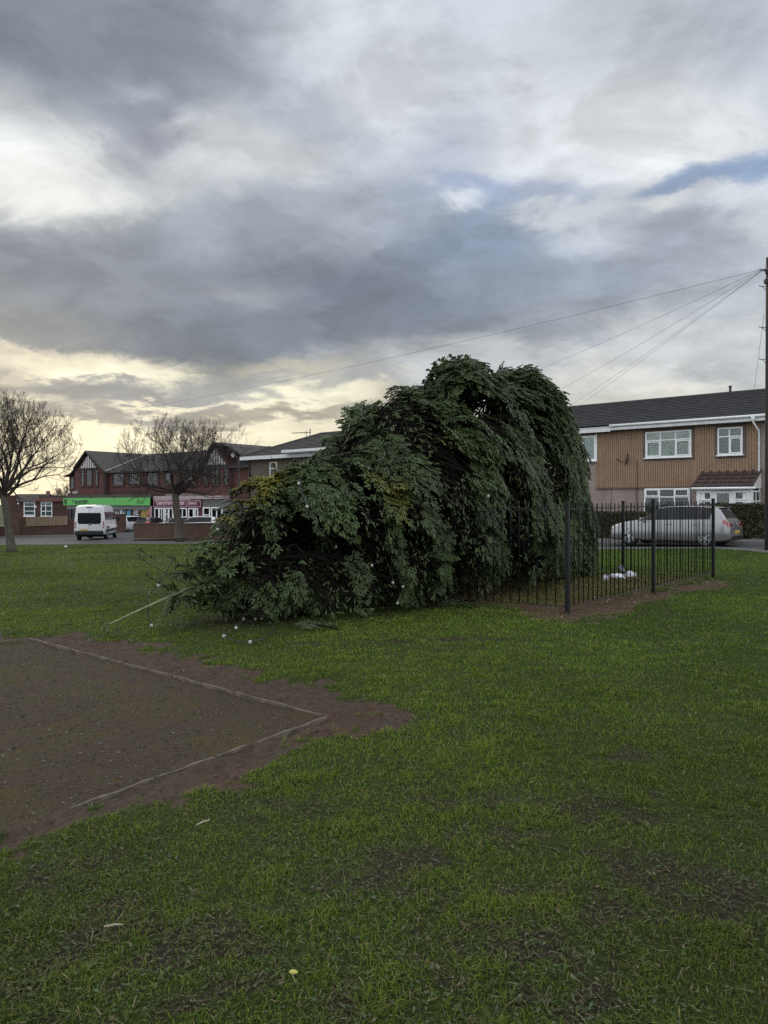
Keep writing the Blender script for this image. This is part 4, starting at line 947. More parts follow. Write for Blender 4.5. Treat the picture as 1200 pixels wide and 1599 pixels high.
def lamp_at(w, t, m_lamp, m_cab):
    b = MB().lathe([(.004, -.026), (.014, -.019), (.0215, -.008), (.0225, .004), (.017, .018), (.010, .024)], w, n=12).build('globe', m_lamp, t, True)
    MB().lathe([(.011, .022), (.013, .026), (.013, .05), (.008, .056)], w, n=10).build('socket', m_cab, b, True)
fairy()

# ------------------------------------------------------------------ bare street trees
def bare_tree(name, label, x, y, H, trunk_pts, limbs, seed, rx, ry_, zc, rz, twig=.0075, dens=1., group=None, tr=.22, mk=None):
    """trunk polyline, then limbs that fork again and again until they reach the crown's outline"""
    r_ = np.random.default_rng(seed); z0 = G(x, y)
    t = thing(name, label, 'tree', (x, y, z0), 0, group)
    mk = mk or m_bark
    pts = [Vector(p) for p in trunk_pts]; n = len(pts)
    flare = [tr * 1.55, tr * 1.15] + [tr * (1 - .28 * i / n) for i in range(1, n - 1)]
    MB().tube(pts, flare[:n], 12).build('trunk', mk, t, True)
    top = np.array(pts[-1]); lines = []
    def inside(p): return (p[0] / rx) ** 2 + (p[1] / ry_) ** 2 + ((p[2] - zc) / rz) ** 2 < 1
    stack = []
    for (az, el, L, r) in limbs:
        d = np.array([math.cos(az) * math.cos(el), math.sin(az) * math.cos(el), math.sin(el)]); stack.append((top - np.array([0, 0, r_.uniform(0, .35)]), d, L, r, 0))
    out = {}
    while stack:
        p, d, L, r, dep = stack.pop()
        m = 5; P = [p]; cur = d
        upb = .015 + .018 * dep
        bend = r_.normal(0, .09, 3)
        for i in range(m - 1):
            cur = cur + bend + r_.normal(0, .07, 3) + np.array([0, 0, upb]); cur /= np.linalg.norm(cur); P.append(P[-1] + cur * L / (m - 1))
        r1 = max(twig * .55, r * .66); out.setdefault(0, []).append((np.array(P), np.linspace(r, r1, m)))
        if dep >= 7 or (not inside(P[-1]) and dep > 1) or L < .2: continue
        nch = 2 if r_.random() < .75 else 3
        nl = L * r_.uniform(.70, .92)
        for c in range(nch):
            sp = r_.normal(0, .34, 3); dd = cur + sp; dd /= np.linalg.norm(dd); stack.append((P[-1], dd, nl * r_.uniform(.75, 1.1), max(twig * .6, r1 * (.86 if c == 0 else .62)), dep + 1))
        for c in range(int(r_.random() + (.9 + dep * .22) * dens)):
            i = r_.integers(1, m - 1); dd = cur * .75 + r_.normal(0, .5, 3); dd /= np.linalg.norm(dd); stack.append((P[i], dd, nl * r_.uniform(.45, .8), max(twig * .6, r1 * .5), dep + 2))
    PP = np.array([a for a, b in out[0]]); RR = np.array([b for a, b in out[0]]); pass
    V_, F_ = tubes_np(PP, RR, 5); mesh_np('crown', V_, F_, m_twig, t, smooth=True)
    return t
x, y = gp(17, 862.5)
bare_tree('street_tree', 'bare leafless street tree leaning at the left edge of the green', x, y, 7.6, [(0.05, 0, -.1), (.02, 0, .25), (-.06, 0, .9), (-.2, 0, 1.9), (-.33, 0, 2.6), (-.30, 0, 2.95)],
          [(.2, .60, 1.45, .085), (1.6, 1.2, 1.6, .12), (3.0, .75, 1.4, .10), (-1.2, .8, 1.3, .085), (4.6, .7, 1.3, .08), (.9, .95, 1.4, .09), (2.3, 1.0, 1.4, .10), (-.25, .30, 1.4, .075), (3.4, .35, 1.3, .07), (.4, 1.25, 1.6, .1), (2.9, .12, 1.1, .05), (1.2, 1.4, 1.6, .09), (5.4, 1.0, 1.4, .07)], 4, 3.3, 3.0, 4.9, 2.75, tr=.185, dens=.9)
x, y = 44.0 * (281 - CX) / F, 44.0
bare_tree('street_tree', 'bare leafless street tree with a round dense crown in front of the low brick wall', x, y, 7.8, [(0, 0, -.1), (0, 0, .25), (-.08, 0, 1.0), (-.2, 0, 2.0), (-.25, 0, 2.7), (-.25, 0, 3.05)],
          [(.1, .35, 1.35, .11), (3.0, .45, 1.5, .11), (-.9, .6, 1.2, .09), (1.9, .7, 1.2, .09), (1.0, 1.3, 1.55, .13), (2.6, 1.05, 1.4, .11), (4.3, .9, 1.3, .09), (-.2, .75, 1.35, .1), (2.9, .75, 1.35, .08), (.5, 1.0, 1.4, .09), (3.4, .12, 1.3, .07), (.25, .12, 1.3, .07), (5.3, 1.0, 1.2, .1)], 9, 3.7, 3.4, 4.9, 2.9, tr=.235, dens=.95)
x, y = 60.0 * (373 - CX) / F, 60.0
bare_tree('street_tree', 'thin bare young tree rising behind the spruce at the end of the shop roof', x, y, 8, [(0, 0, -.1), (0, 0, .4), (.02, 0, 2.5), (.05, 0, 4.6), (.02, 0, 6.0)],
          [(.2, 1.2, 1.1, .03), (2.5, 1.1, 1.1, .03), (4.2, 1.0, 1.0, .03), (1.3, 1.3, 1.2, .035), (3.5, .8, .8, .025)], 13, 1.2, 1.2, 6.8, 2.0, tr=.07, dens=.5)
x, y = 120.0 * (90 - CX) / F, 120.0
bare_tree('background_tree', 'hazy bare tree far behind the low brick building', x, y, 7, [(0, 0, -.1), (0, 0, .4), (0, 0, 1.5), (.1, 0, 2.6)],
          [(.2, .8, 1.2, .08), (2.5, .9, 1.2, .08), (4.2, .9, 1.0, .07), (1.3, 1.2, 1.2, .09), (3.5, .6, 1.0, .07), (5.3, .6, 1., .07)], 17, 3.0, 3.0, 5.2, 2.4, tr=.2, dens=.7, twig=.02)
# ------------------------------------------------------------------ railings round the tree
def railings():
    H = 1.61
    root = thing('railing_enclosure', 'black steel railings on square posts around the base of the fallen spruce', 'railings', (FC.x, FC.y, G(FC.x, FC.y)))
    o = Vector(root.location)
    c = [FC, FC + FU * 6.2, FC + FU * 6.2 + FV * 6.2, FC + FV * 6.2]
    runs = [(c[0], c[1], [0, .5, 1]), (c[1], c[2], [0, .31, .655, 1]), (c[2], c[3], [0, .5, 1]), (c[3], c[0], [0, .5, 1])]
    bar_me = None; done = []
    m_rust = mat('rusty_black_paint', (.010, .009, .009), .5, .3, 25, spec=.3, col2=(.035, .018, .011))
    for (a, b, st) in runs:
        for s in st:
            p = a + (b - a) * s
            if any((p - q).length < .1 for q in done): continue
            done.append(p.copy()); z = G(p.x, p.y) - o.z; yaw = math.atan2(FU.y, FU.x)
            M = Matrix.Rotation(yaw, 3, 'Z'); mb = MB().bev((p.x - o.x, p.y - o.y, z + H / 2 - .08), (.057, .057, H + .16), .006, M)
            po = mb.build('post', m_black, root)
            MB().bev((p.x - o.x, p.y - o.y, z + H + .006), (.064, .064, .014), .004, M).build('post_cap', m_black, po)
        for s0, s1 in zip(st[:-1], st[1:]):
            pa, pb = a + (b - a) * s0, a + (b - a) * s1; d = (pb - pa); Lp = d.length; d.normalize()
            za, zb = G(pa.x, pa.y) - o.z, G(pb.x, pb.y) - o.z
            # the panel blown down under the trunk is missing a few bars' worth of clearance: it stands, the tree leans on it
            pan = bpy.data.objects.new('railing_panel', None); COL.objects.link(pan); pan.parent = root
            sl = math.atan2(zb - za, Lp); yaw = math.atan2(d.y, d.x)
            M = Matrix.Rotation(yaw, 3, 'Z') @ Matrix.Rotation(-sl, 3, 'Y')
            mid = (pa + pb) / 2; zm = (za + zb) / 2
            for h, nm in ((H - .115, 'top_rail'), (.105, 'bottom_rail')):
                MB().bev((mid.x - o.x, mid.y - o.y, zm + h), (Lp - .084, .040, .010), .002, M).build(nm, m_rust if nm == 'bottom_rail' else m_black, pan)
            nb = max(1, round((Lp - .08) / .15)); 
            for k in range(1, nb):
                p = pa + d * (.04 + (Lp - .08) * k / nb); z = za + (zb - za) * k / nb
                if bar_me is None:
                    ob = MB().tube([(0, 0, .098), (0, 0, H - .045), (0, 0, H - .03)], [.0078, .0078, .004], 8).build('bar', m_black, pan, True); bar_me = ob.data
                else:
                    ob = bpy.data.objects.new('bar', bar_me); COL.objects.link(ob); ob.parent = pan
                ob.location = (p.x - o.x, p.y - o.y, z)
railings()

# ------------------------------------------------------------------ litter
m_bag = mat('white_polythene', (.60, .60, .68), .45, .12, 14, bump=.3, col2=(.75, .75, .80))
def crumple(name, label, c, d, seed, m=None, group=None, cat='litter', flat=.5, dark=None):
    r_ = random.Random(seed); bm = bmesh.new(); bmesh.ops.create_icosphere(bm, subdivisions=3, radius=1)
    for v in bm.verts:
        n = Vector(v.co); k = 1 + .34 * (fnoise(n.x * 2 + seed, n.y * 2 + n.z * 1.7, 1.3, 3, seed) - .5) * 2 + .20 * (float(fnoise(n.x * 5, n.y * 5 + n.z * 4, 1, 2, seed + 3)) - .5) * 2
        v.co = Vector((n.x * d[0] / 2 * float(k), n.y * d[1] / 2 * float(k), max(-.1, n.z * float(k)) * d[2] * (1 if n.z > 0 else .3)))
    me = bpy.data.meshes.new(name); bm.to_mesh(me); bm.free(); me.materials.append(m or m_bag)
    o = bpy.data.objects.new(name, me); COL.objects.link(o); o.location = c; o.rotation_euler = (0, 0, r_.uniform(-.4, .4))
    return tag(o, label, cat, group)
def gpt(px, py, dz=0):
    x, y = gp(px, py); return (x, y, float(GH(x, y)[0]) + dz)
g_l = 'white litter inside the railings'
crumple('plastic_bag', 'long crumpled white plastic bag lying on dry grass inside the railings', gpt(964, 903, .01), (.36, .26, .085), 4, group=g_l)
crumple('plastic_bag', 'white plastic bag crumpled up against the foot of the railing post', gpt(985, 901, .01), (.24, .2, .12), 8, group=g_l)
crumple('plastic_bag', 'small upright scrap of white plastic left of the long white bag', gpt(946, 907, .0), (.11, .07, .13), 15, group=g_l)
crumple('plastic_bag', 'dark blue and white bag on top of the heap of white bags', gpt(970, 898, .08), (.16, .14, .14), 23, m=mat('blue_polythene', (.03, .035, .07), .5, .4, 12, col2=(.3, .3, .36)), group=g_l)
crumple('paper_scrap', 'white scrap of paper on the far grass near the kerb by the minibus', gpt(103, 854.5, .02), (.20, .14, .06), 31)
crumple('paper_scrap', 'tiny pale wrapper on the turf right of the bare patch', gpt(459, 1528, .02), (.026, .014, .008), 33, m=mat('yellow_wrapper', (.5, .45, .12), .5))
for px, py, lab, an in [(178, 1461, 'short pale straw-coloured stick on the scuffed turf near the bottom left', .1), (318, 1290, 'thin pale stalk lying on the grass below the pale edging', .7)]:
    c = Vector(gpt(px, py, .03)); d = Vector((math.cos(an), math.sin(an), .05)) * .035
    tag(MB().tube([c - d, c + d * .2 + Vector((0, 0, .004)), c + d], [.004, .0045, .003], 6).build('twig', mat('pale_stick', (.28, .26, .17), .7), None, True), lab, 'twig')

# ------------------------------------------------------------------ vehicles
class Car:
    """body lofted through stations: x, sill half-width, bottom z, max half-width, mid z, belt half-width, belt z, roof-edge half-width, roof-edge z, top z"""
    def __init__(s, st, n=70):
        st = np.array(sorted(st), float); s.x0, s.x1 = st[0, 0], st[-1, 0]
        xs = st[:, 0]; s.st = st
        def f(x, k):
            # monotone cubic
            i = int(np.clip(np.searchsorted(xs, x) - 1, 0, len(xs) - 2)); h = xs[i + 1] - xs[i]; t = (x - xs[i]) / h
            d = np.diff(st[:, k]) / np.diff(xs)
            def sl(j):
                if j == 0: return d[0]
                if j == len(xs) - 1: return d[-1]
                return 0 if d[j - 1] * d[j] <= 0 else 2 * d[j - 1] * d[j] / (d[j - 1] + d[j])
            m0, m1 = sl(i), sl(i + 1)
            return (2 * t**3 - 3 * t * t + 1) * st[i, k] + (t**3 - 2 * t * t + t) * h * m0 + (-2 * t**3 + 3 * t * t) * st[i + 1, k] + (t**3 - t * t) * h * m1
        s.f = f; s.n = n
    def prof(s, x):
        ws, zb, wm, zm, wb, zbl, wr, zr, zt = [s.f(x, k) for k in range(1, 10)]
        return [(ws, zb), (ws + (wm - ws) * .8, zb + (zm - zb) * .25), (wm, zm), (wb + (wm - wb) * .45, zm + (zbl - zm) * .6), (wb, zbl), (wr, zr), (wr * .82, zr + (zt - zr) * .62), (wr * .45, zr + (zt - zr) * .93), (0, zt)]
    def S(s, x, u):
        P = s.prof(x); i = int(min(max(u, 0), 7.999)); t = u - i; return Vector((x, P[i][0] + (P[i + 1][0] - P[i][0]) * t, P[i][1] + (P[i + 1][1] - P[i][1]) * t))
    def body(s):
        xs = np.linspace(s.x0, s.x1, s.n); mb = MB(); V = []; k = 9
        for x in xs:
            P = s.prof(x); V += [(x, y, z) for y, z in P] + [(x, -y, z) for y, z in P[-2::-1]]
        m = 2 * k - 1; Fs = []
        for i in range(len(xs) - 1):
            for j in range(m): Fs.append((i * m + j, i * m + (j + 1) % m, (i + 1) * m + (j + 1) % m, (i + 1) * m + j))
        Fs += [tuple(range(m)), tuple(range((len(xs) - 1) * m, len(xs) * m))[::-1]]
        mb.add(V, Fs); return mb
    def patch(s, x0, x1, u0, u1, off, sides=(1, -1), nx=8, nu=4, sk=0.):
        """panel following the body, off proud of it; sk slants the ends"""
        mb = MB()
        for sd in sides:
            V = []; Fs = []
            for i in range(nx + 1):
                for j in range(nu + 1):
                    u = u0 + (u1 - u0) * j / nu; x = x0 + (x1 - x0) * i / nx + sk * (j / nu) * (1 if sk else 0)
                    x = min(max(x, s.x0), s.x1); p = s.S(x, u)
                    e = .02; tx = s.S(min(x + e, s.x1), u) - s.S(max(x - e, s.x0), u); tu = s.S(x, min(u + .05, 8)) - s.S(x, max(u - .05, 0)); nn = tu.cross(tx) * -1
                    nn = nn.normalized() if nn.length > 1e-9 else Vector((0, 0, 1))
                    if nn.y < -.01 or (abs(nn.y) <= .01 and nn.z < 0): nn = -nn
                    q = p + nn * off; V.append((q.x, q.y * sd, q.z))
            for i in range(nx):
                for j in range(nu):
                    a = i * (nu + 1) + j; Fs.append((a, a + 1, a + nu + 2, a + nu + 1))
            mb.add(V, Fs)
        return mb
def cut_arches(o, cyl):
    for i, (x, z, r, half) in enumerate(cyl):
        for sd in (1, -1):
            c = MB().lathe([(r, sd * (half - .26)), (r, sd * (half + .3))], (x, 0, z), 'y', 28).build('cutter', None)
            md = o.modifiers.new('b', 'BOOLEAN'); md.operation = 'DIFFERENCE'; md.object = c; md.solver = 'EXACT'
            dg = bpy.context.evaluated_depsgraph_get(); dg.update(); ne = bpy.data.meshes.new_from_object(o.evaluated_get(dg))
            o.modifiers.clear()
            if len(ne.polygons) > 50: o.data = ne
            bpy.data.objects.remove(c)
def wheel(t, x, y, r, w, sd, spokes=5):
    wh = MB().lathe([(r * .62, -w / 2), (r * .9, -w / 2), (r, -w * .36), (r, w * .36), (r * .9, w / 2), (r * .62, w / 2)], (x, y, r), 'y', 26).build('wheel', m_tyre, t, True)
    f = y + sd * w * .5
    mb = MB(); mb.lathe([(r * .66, f - sd * .02), (r * .66, f + sd * .004), (r * .60, f + sd * .006), (r * .57, f - sd * .01)], (x, 0, r), 'y', 26)
    for k in range(spokes * 2):
        a = 2 * PI * k / (spokes * 2) + (.12 if k % 2 else -.12); M = Matrix.Rotation(-a, 3, 'Y')
        mb.box(Vector((x, f - sd * .006, r)) + M @ Vector((r * .32, 0, 0)), (r * .62, .022, r * .085), M)
    mb.lathe([(r * .13, f - sd * .02), (r * .13, f + sd * .006), (r * .06, f + sd * .012)], (x, 0, r), 'y', 12)
    mb.build('rim', m_rim, wh); MB().lathe([(r * .6, f - sd * .05), (r * .6, f - sd * .045)], (x, 0, r), 'y', 20).build('brake_disc', m_dark, wh)
HATCH = [(-2.13, .66, .34, .72, .50, .70, .62, .62, .63, .64), (-2.12, .70, .28, .80, .52, .76, .70, .68, .73, .74), (-2.06, .76, .24, .86, .54, .80, .86, .70, .88, .90), (-1.98, .80, .22, .88, .55, .82, .95, .66, .985, 1.00),
         (-1.88, .82, .20, .89, .56, .835, .965, .62, 1.12, 1.15), (-1.76, .84, .2, .895, .56, .84, .97, .585, 1.29, 1.335), (-1.70, .84, .2, .895, .56, .84, .97, .58, 1.33, 1.385), (-1.4, .85, .2, .9, .56, .845, .96, .585, 1.385, 1.43), (-.8, .86, .19, .9, .56, .85, .945, .60, 1.41, 1.46),
         (-.2, .86, .19, .9, .56, .85, .93, .605, 1.405, 1.46), (.2, .86, .19, .9, .56, .85, .92, .59, 1.36, 1.41), (.6, .86, .19, .9, .56, .85, .91, .62, 1.16, 1.20), (1.0, .86, .19, .9, .56, .845, .90, .70, .955, .985), (1.1, .86, .19, .9, .56, .84, .885, .72, .92, .945),
         (1.6, .84, .19, .89, .54, .80, .80, .66, .835, .865), (1.9, .79, .20, .84, .50, .74, .72, .58, .755, .78), (2.07, .68, .24, .72, .46, .62, .62, .5, .655, .67), (2.13, .56, .32, .60, .46, .54, .54, .44, .56, .57)]
m_silver = mat('silver_car_paint', (.27, .27, .275), .32, .04, 3, metal=.6, spec=.5, coat=.6)
m_carwhite = mat('white_car_paint', (.62, .63, .64), .3, .04, 3, spec=.5, coat=.5)
m_trim = mat('black_trim', (.014, .014, .015), .5)
m_red = mat('red_lamp', (.33, .012, .016), .15, .1, 20, spec=.6, coat=1); m_clear = mat('lamp_glass', (.5, .5, .5), .1, .05, 20, spec=.6)
m_plate = mat('yellow_plate', (.45, .33, .07), .5, .05, 9)
def lettering(txt, size, mat_, parent, loc, rot, name='lettering', ext=.004, align='CENTER', sx=1., bold=.016):
    cu = bpy.data.curves.new(name, 'FONT'); cu.body = txt; cu.size = size; cu.extrude = ext; cu.offset = bold; cu.align_x = align; cu.align_y = 'CENTER'
    tmp = bpy.data.objects.new(name, cu); COL.objects.link(tmp); dg = bpy.context.evaluated_depsgraph_get(); me = bpy.data.meshes.new_from_object(tmp.evaluated_get(dg)); bpy.data.objects.remove(tmp)
    o = bpy.data.objects.new(name, me); COL.objects.link(o); o.parent = parent; o.location = loc; o.rotation_euler = rot; o.scale = (sx, 1, 1); me.materials.clear(); me.materials.append(mat_); return o
def hatchback(label, x, y, rz, paint, st=HATCH, group=None, name='parked_car', detail=True, wr=.318, fx=1.29, rx=-1.34, dz=0.):
    t = thing(name, label, 'car', (x, y, G(x, y) + dz + .012), rz, group); c = Car(st)
    b = c.body().build('body', paint, t, True); cut_arches(b, [(fx, wr, wr + .07, .9), (rx, wr, wr + .07, .9)])
    for p in b.data.polygons: p.use_smooth = True
    MB().bb(rx - .35, fx + .35, -.62, .62, .22, .72).build('wheel_well', m_dark, t)
    for X in (fx, rx):
        for sd in (1, -1): wheel(t, X, sd * .79, wr, .2, sd)
    zt = st[8][9]
    # glass
    for sd in (1, -1):
        c.patch(-1.50, 1.0, 4.04, 4.99, .003, sides=(sd,), nx=26).build('window_surround', m_trim, t, True)
        c.patch(-.17, .98, 4.10, 4.95, .006, sides=(sd,), nx=14).build('front_side_window', m_carglass, t, True)
        c.patch(-1.07, -.25, 4.10, 4.95, .006, sides=(sd,), nx=10).build('rear_side_window', m_carglass, t, True)
        c.patch(-1.42, -1.13, 4.2, 4.9, .006, sides=(sd,), nx=8, sk=-.08).build('quarter_window', m_carglass, t, True)
    c.patch(.28, .96, 5.25, 8, .007, nx=12, nu=8).build('windscreen', m_carglass, t, True)
    c.patch(-1.965, -1.79, 5.3, 8, .008, nx=8, nu=8).build('rear_window', m_carglass, t, True)
    # lamps, bumpers, plate
    for sd in (1, -1):
        c.patch(-2.095, -1.90, 3.2, 4.0, .007, sides=(sd,), nx=8).build('tail_lamp', m_red, t, True)
        MB().bev((-2.075, sd * .56, .80), (.05, .26, .12), .015).build('tail_lamp', m_red, t, True)
        c.patch(1.72, 2.04, 3.0, 4.2, .007, sides=(sd,), nx=8).build('headlight', m_clear, t, True)
        MB().bev((.80, sd * .97, .96), (.10, .17, .12), .03).build('door_mirror', paint, t, True)
        for hx in (-.12, -1.0):
            MB().bev((hx, sd * .893, .80), (.17, .02, .026), .008).build('door_handle', paint, t, True)
        c.patch(-2.11, -1.72, .1, .75, .006, sides=(sd,)).build('rear_bumper_trim', m_trim, t, True)
        c.patch(-.96, .93, .05, .45, .006, sides=(sd,)).build('side_skirt', m_trim, t, True)
        c.patch(-1.14, -1.12, 1.2, 4.1, .002, sides=(sd,), nx=1, nu=10).build('door_gap', m_trim, t)
        c.patch(-.21, -.19, 1.0, 4.1, .002, sides=(sd,), nx=1, nu=10).build('door_gap', m_trim, t)
        c.patch(.94, .955, 1.0, 4.0, .002, sides=(sd,), nx=1, nu=10).build('door_gap', m_trim, t)
    MB().bev((-2.10, 0, .36), (.07, 1.36, .13), .02).build('rear_bumper_trim', m_trim, t, True)
    MB().bev((-2.135, 0, .55), (.03, .52, .115), .006).build('number_plate', m_plate, t)
    MB().bev((2.125, 0, .40), (.04, .8, .16), .02).build('grille', m_trim, t, True)
    MB().bev((-1.76, 0, 1.385), (.16, 1.02, .035), .012).build('roof_spoiler', paint, t, True)
    MB().tube([(-1.86, .0, 1.06), (-1.97, .22, 1.035)], [.012, .006], 6).build('rear_wiper', m_trim, t)
    MB().lathe([(.045, -2.135), (.045, -2.12)], (0, 0, .82), 'x', 14).build('badge', m_rim, t)
    return t
RZ = math.atan2(-U.y, -U.x)                     # along the street, nose to the left and away
hatchback('silver hatchback parked at the kerb behind the black railings', 10.45, 26.9, RZ, m_silver)
SUVS = [(a, b, c + .06, d, e + .08, f, g + .13, h + .06, i + .17, j + .19) for (a, b, c, d, e, f, g, h, i, j) in HATCH]
def ground_at_px(px, d): x = (px - CX) / F * d; return x, d
grp = 'cars parked in front of the shops'
x, y = ground_at_px(209, 72); hatchback('white sports utility car seen from behind in the gap between the brick walls', x, y, R(62), m_carwhite, SUVS, grp, wr=.36)
x, y = ground_at_px(274, 68); hatchback('white car parked before the maroon shop front, left of the bare tree trunk', x, y, R(205), m_carwhite, HATCH, grp)
x, y = ground_at_px(304, 64); hatchback('white car behind the brick wall right of the bare tree trunk', x, y, R(188), m_carwhite, HATCH, grp)
x, y = ground_at_px(240.5, 70); hatchback('small dark car behind the wall between the red banner and the white car', x, y, R(75), mat('dark_car_paint', (.012, .012, .014), .3, .05, 3, spec=.5), HATCH, grp)

def minibus(label, x, y, rz):
    t = thing('minibus', label, 'van', (x, y, G(x, y) + .012), rz)
    st = [(-2.98, .90, .50, .96, .9, .955, 1.42, .82, 2.50, 2.54), (-2.93, .93, .42, 1.0, .9, 1.0, 1.42, .86, 2.60, 2.68), (-2.6, .96, .40, 1.03, .9, 1.02, 1.42, .875, 2.63, 2.74), (-1, .97, .38, 1.03, .9, 1.02, 1.42, .88, 2.63, 2.76), (.9, .97, .38, 1.03, .9, 1.02, 1.42, .87, 2.60, 2.73),
          (1.35, .97, .38, 1.03, .9, 1.02, 1.41, .84, 2.45, 2.55), (1.8, .96, .38, 1.02, .9, 1.0, 1.40, .86, 1.95, 2.02), (2.15, .95, .38, 1.0, .88, .97, 1.30, .86, 1.40, 1.45), (2.6, .92, .36, .96, .8, .90, 1.10, .78, 1.16, 1.20), (2.85, .84, .34, .88, .7, .80, .92, .66, .97, 1.0), (2.98, .7, .36, .74, .6, .66, .78, .56, .80, .82)]
    zs = lambda v: v if v < .7 else .7 + (v - .7) * .87
    st = [tuple(zs(v) if k in (4, 6, 8, 9) else v for k, v in enumerate(r)) for r in st]
    c = Car(st, 80); b = c.body().build('body', m_carwhite, t, True); cut_arches(b, [(1.95, .35, .42, 1.03), (-1.75, .35, .42, 1.03)])
    for p in b.data.polygons: p.use_smooth = True
    MB().bb(-2.3, 2.4, -.8, .8, .25, .85).build('wheel_well', m_dark, t)
    for X in (1.95, -1.75):
        for sd in (1, -1): wheel(t, X, sd * .90, .35, .24, sd)
    for sd in (1, -1):
        for (a, e) in [(-2.72, -1.55), (-1.48, -.1), (-.03, 1.1), (1.18, 1.78)]:
            c.patch(a, e, 4.08, 4.62, .008, sides=(sd,), nx=6).build('side_window', m_carglass, t, True)
        c.patch(-2.6, 2.5, 1.2, 1.75, .012, sides=(sd,), nx=20).build('side_moulding', m_trim, t, True)
        c.patch(-2.3, -1.2, 1.95, 2.5, .014, sides=(sd,), nx=10).build('arch_trim', mat('grey_trim', (.10, .10, .105), .5), t, True)
        MB().bev((-2.965, sd * .93, 1.12), (.07, .085, .46), .015).build('tail_lamp', m_red, t, True)
        MB().bev((-2.985, sd * .93, 1.02), (.04, .06, .12), .012).build('indicator_lamp', m_clear, t, True)
        MB().bev((-3.0, sd * .86, .62), (.05, .16, .11), .02).build('reflector', m_clear, t, True)
        MB().bev((1.95, sd * 1.16, 1.42), (.14, .2, .34), .03).build('door_mirror', m_trim, t, True)
    c.patch(1.38, 2.12, 5.2, 8, .01, nx=10, nu=8).build('windscreen', m_carglass, t, True)
    P = [(a, zs(b_)) for a, b_ in [(-.76, 1.36), (-.68, 1.24), (.68, 1.24), (.76, 1.36), (.76, 2.06), (.72, 2.12), (-.72, 2.12), (-.76, 2.06)]]
    MB().prism(P, -3.0, -2.95, 'x').build('rear_window', m_carglass, t)
    MB().bb(-2.992, -2.96, -.006, .006, .72, 1.24).build('door_gap', m_trim, t); MB().bb(-2.992, -2.96, -.006, .006, 1.96, 2.2).build('door_gap', m_trim, t)
    MB().bev((-3.02, 0, .55), (.16, 1.86, .30), .04).build('rear_bumper', m_trim, t, True)
    MB().bev((-3.0, .38, .76), (.02, .52, .12), .004).build('number_plate', m_plate, t)
    MB().bev((-2.985, -.05, 1.10), (.03, .2, .05), .01).build('door_handle', m_trim, t)
    MB().bev((-2.97, 0, 2.31), (.05, .42, .07), .015).build('brake_lamp', m_trim, t)
    MB().tube([(-2.6, .0, .5), (-2.7, 0, .26)], [.25, .22], 10).build('spare_wheel', m_tyre, t)
    return t
x, y = ground_at_px(140, 51.5)
minibus('white high roofed minibus seen from behind on the road before the green shop sign', x - .57, y + 2.92, R(90 + 11.0))

# ------------------------------------------------------------------ telegraph pole and wires
def pole():
    d = 22.6; x = (1202.2 - CX) / F * d; z = G(x, d); H = 8.98 - z
    t = thing('telegraph_pole', 'tall dark wooden telegraph pole with step irons at the right edge', 'pole', (x, d, z))
    m_p = mat('creosoted_wood', (.055, .044, .035), .9, .4, 5, bump=.5, bscale=50, stretch=(1, 1, .12))
    MB().tube([(0, 0, -.2), (0, 0, 3), (0, 0, H - .05), (0, 0, H)], [.145, .13, .10, .095], 16).build('pole_shaft', m_p, t, True)
    m_i = mat('galvanised_iron', (.10, .10, .10), .55, .2, 30, metal=.4)
    zz = lambda py: EYE + (HZ - py) / F * d - z
    for py in (447, 511, 561):
        zt = zz(py); MB().tube([(-.08, 0, zt), (-.3, 0, zt), (-.31, 0, zt + .035)], .012, 6).tube([(-.09, 0, zt - .14), (-.22, 0, zt - .01)], .009, 6).build('step_iron', m_i, t)
    MB().bev((-.13, -.02, zz(440)), (.09, .1, .14), .02).build('junction_box', m_trim, t); MB().bev((-.12, -.05, zz(426)), (.07, .08, .08), .02).build('junction_box', m_trim, t)
    MB().lathe([(.15, zz(421) - .03), (.15, zz(421) + .03)], n=16).build('pole_ring', m_i, t)
    for k, (px, py) in enumerate([(1186, 420), (1187, 422), (1189, 424), (1190, 423)]):
        q = at(px, py, d) - Vector(t.location); MB().tube([(-.1, 0, zz(421)), q], .010, 5).build('wire_clamp', m_i, t)
    MB().tube([(-.11, -.03, zz(500)), (-.135, -.04, 3), (-.15, -.04, .1)], .02, 6).build('cable_guard', m_trim, t)
    return t, d
PT, PD = pole()
m_wire = mat('wire_sheath', (.20, .20, .205), .6)
def wire(label, a, b, sag, r=.012):
    o = a.copy(); pts = []
    for k in range(41):
        s = k / 40; p = a + (b - a) * s; p.z -= sag * 4 * s * (1 - s); pts.append(p - o)
    w = MB().tube(pts, r, 5).build('overhead_wire', m_wire, None, True); w.location = o
    return tag(w, label, 'wire', 'service wires fanning from the telegraph pole')
wa = lambda k: at(*[(1183, 430), (1182, 432), (1184, 433), (1186, 434), (1187, 435)][k], PD)
wire('longest wire, running left from the pole over the spruce to the left street tree', at(1188, 421, PD), at(60, 660, 62), .55, .0065)
wire('second wire from the top, sloping from the pole to behind the spruce top', at(1188, 421.5, PD), at(790, 597, 40), .12, .0055)
wire('third wire from the top, meeting the right edge of the spruce', at(1189, 422, PD), at(835, 630, 40), .12, .0055)
wire('upper of the two lowest wires, ending at the left end of the terrace roof', at(1190, 422.5, PD), at(872, 646, 38.5), .08, .005)
wire('lowest wire, ending at the terrace roof right of the spruce', at(1190, 423, PD), at(884, 648, 38), .05, .005)
wire('short steep wire dropping from the pole to the terrace roof beside it', at(1193.5, 490, PD), at(1178, 607, 32.5), .05, .006)
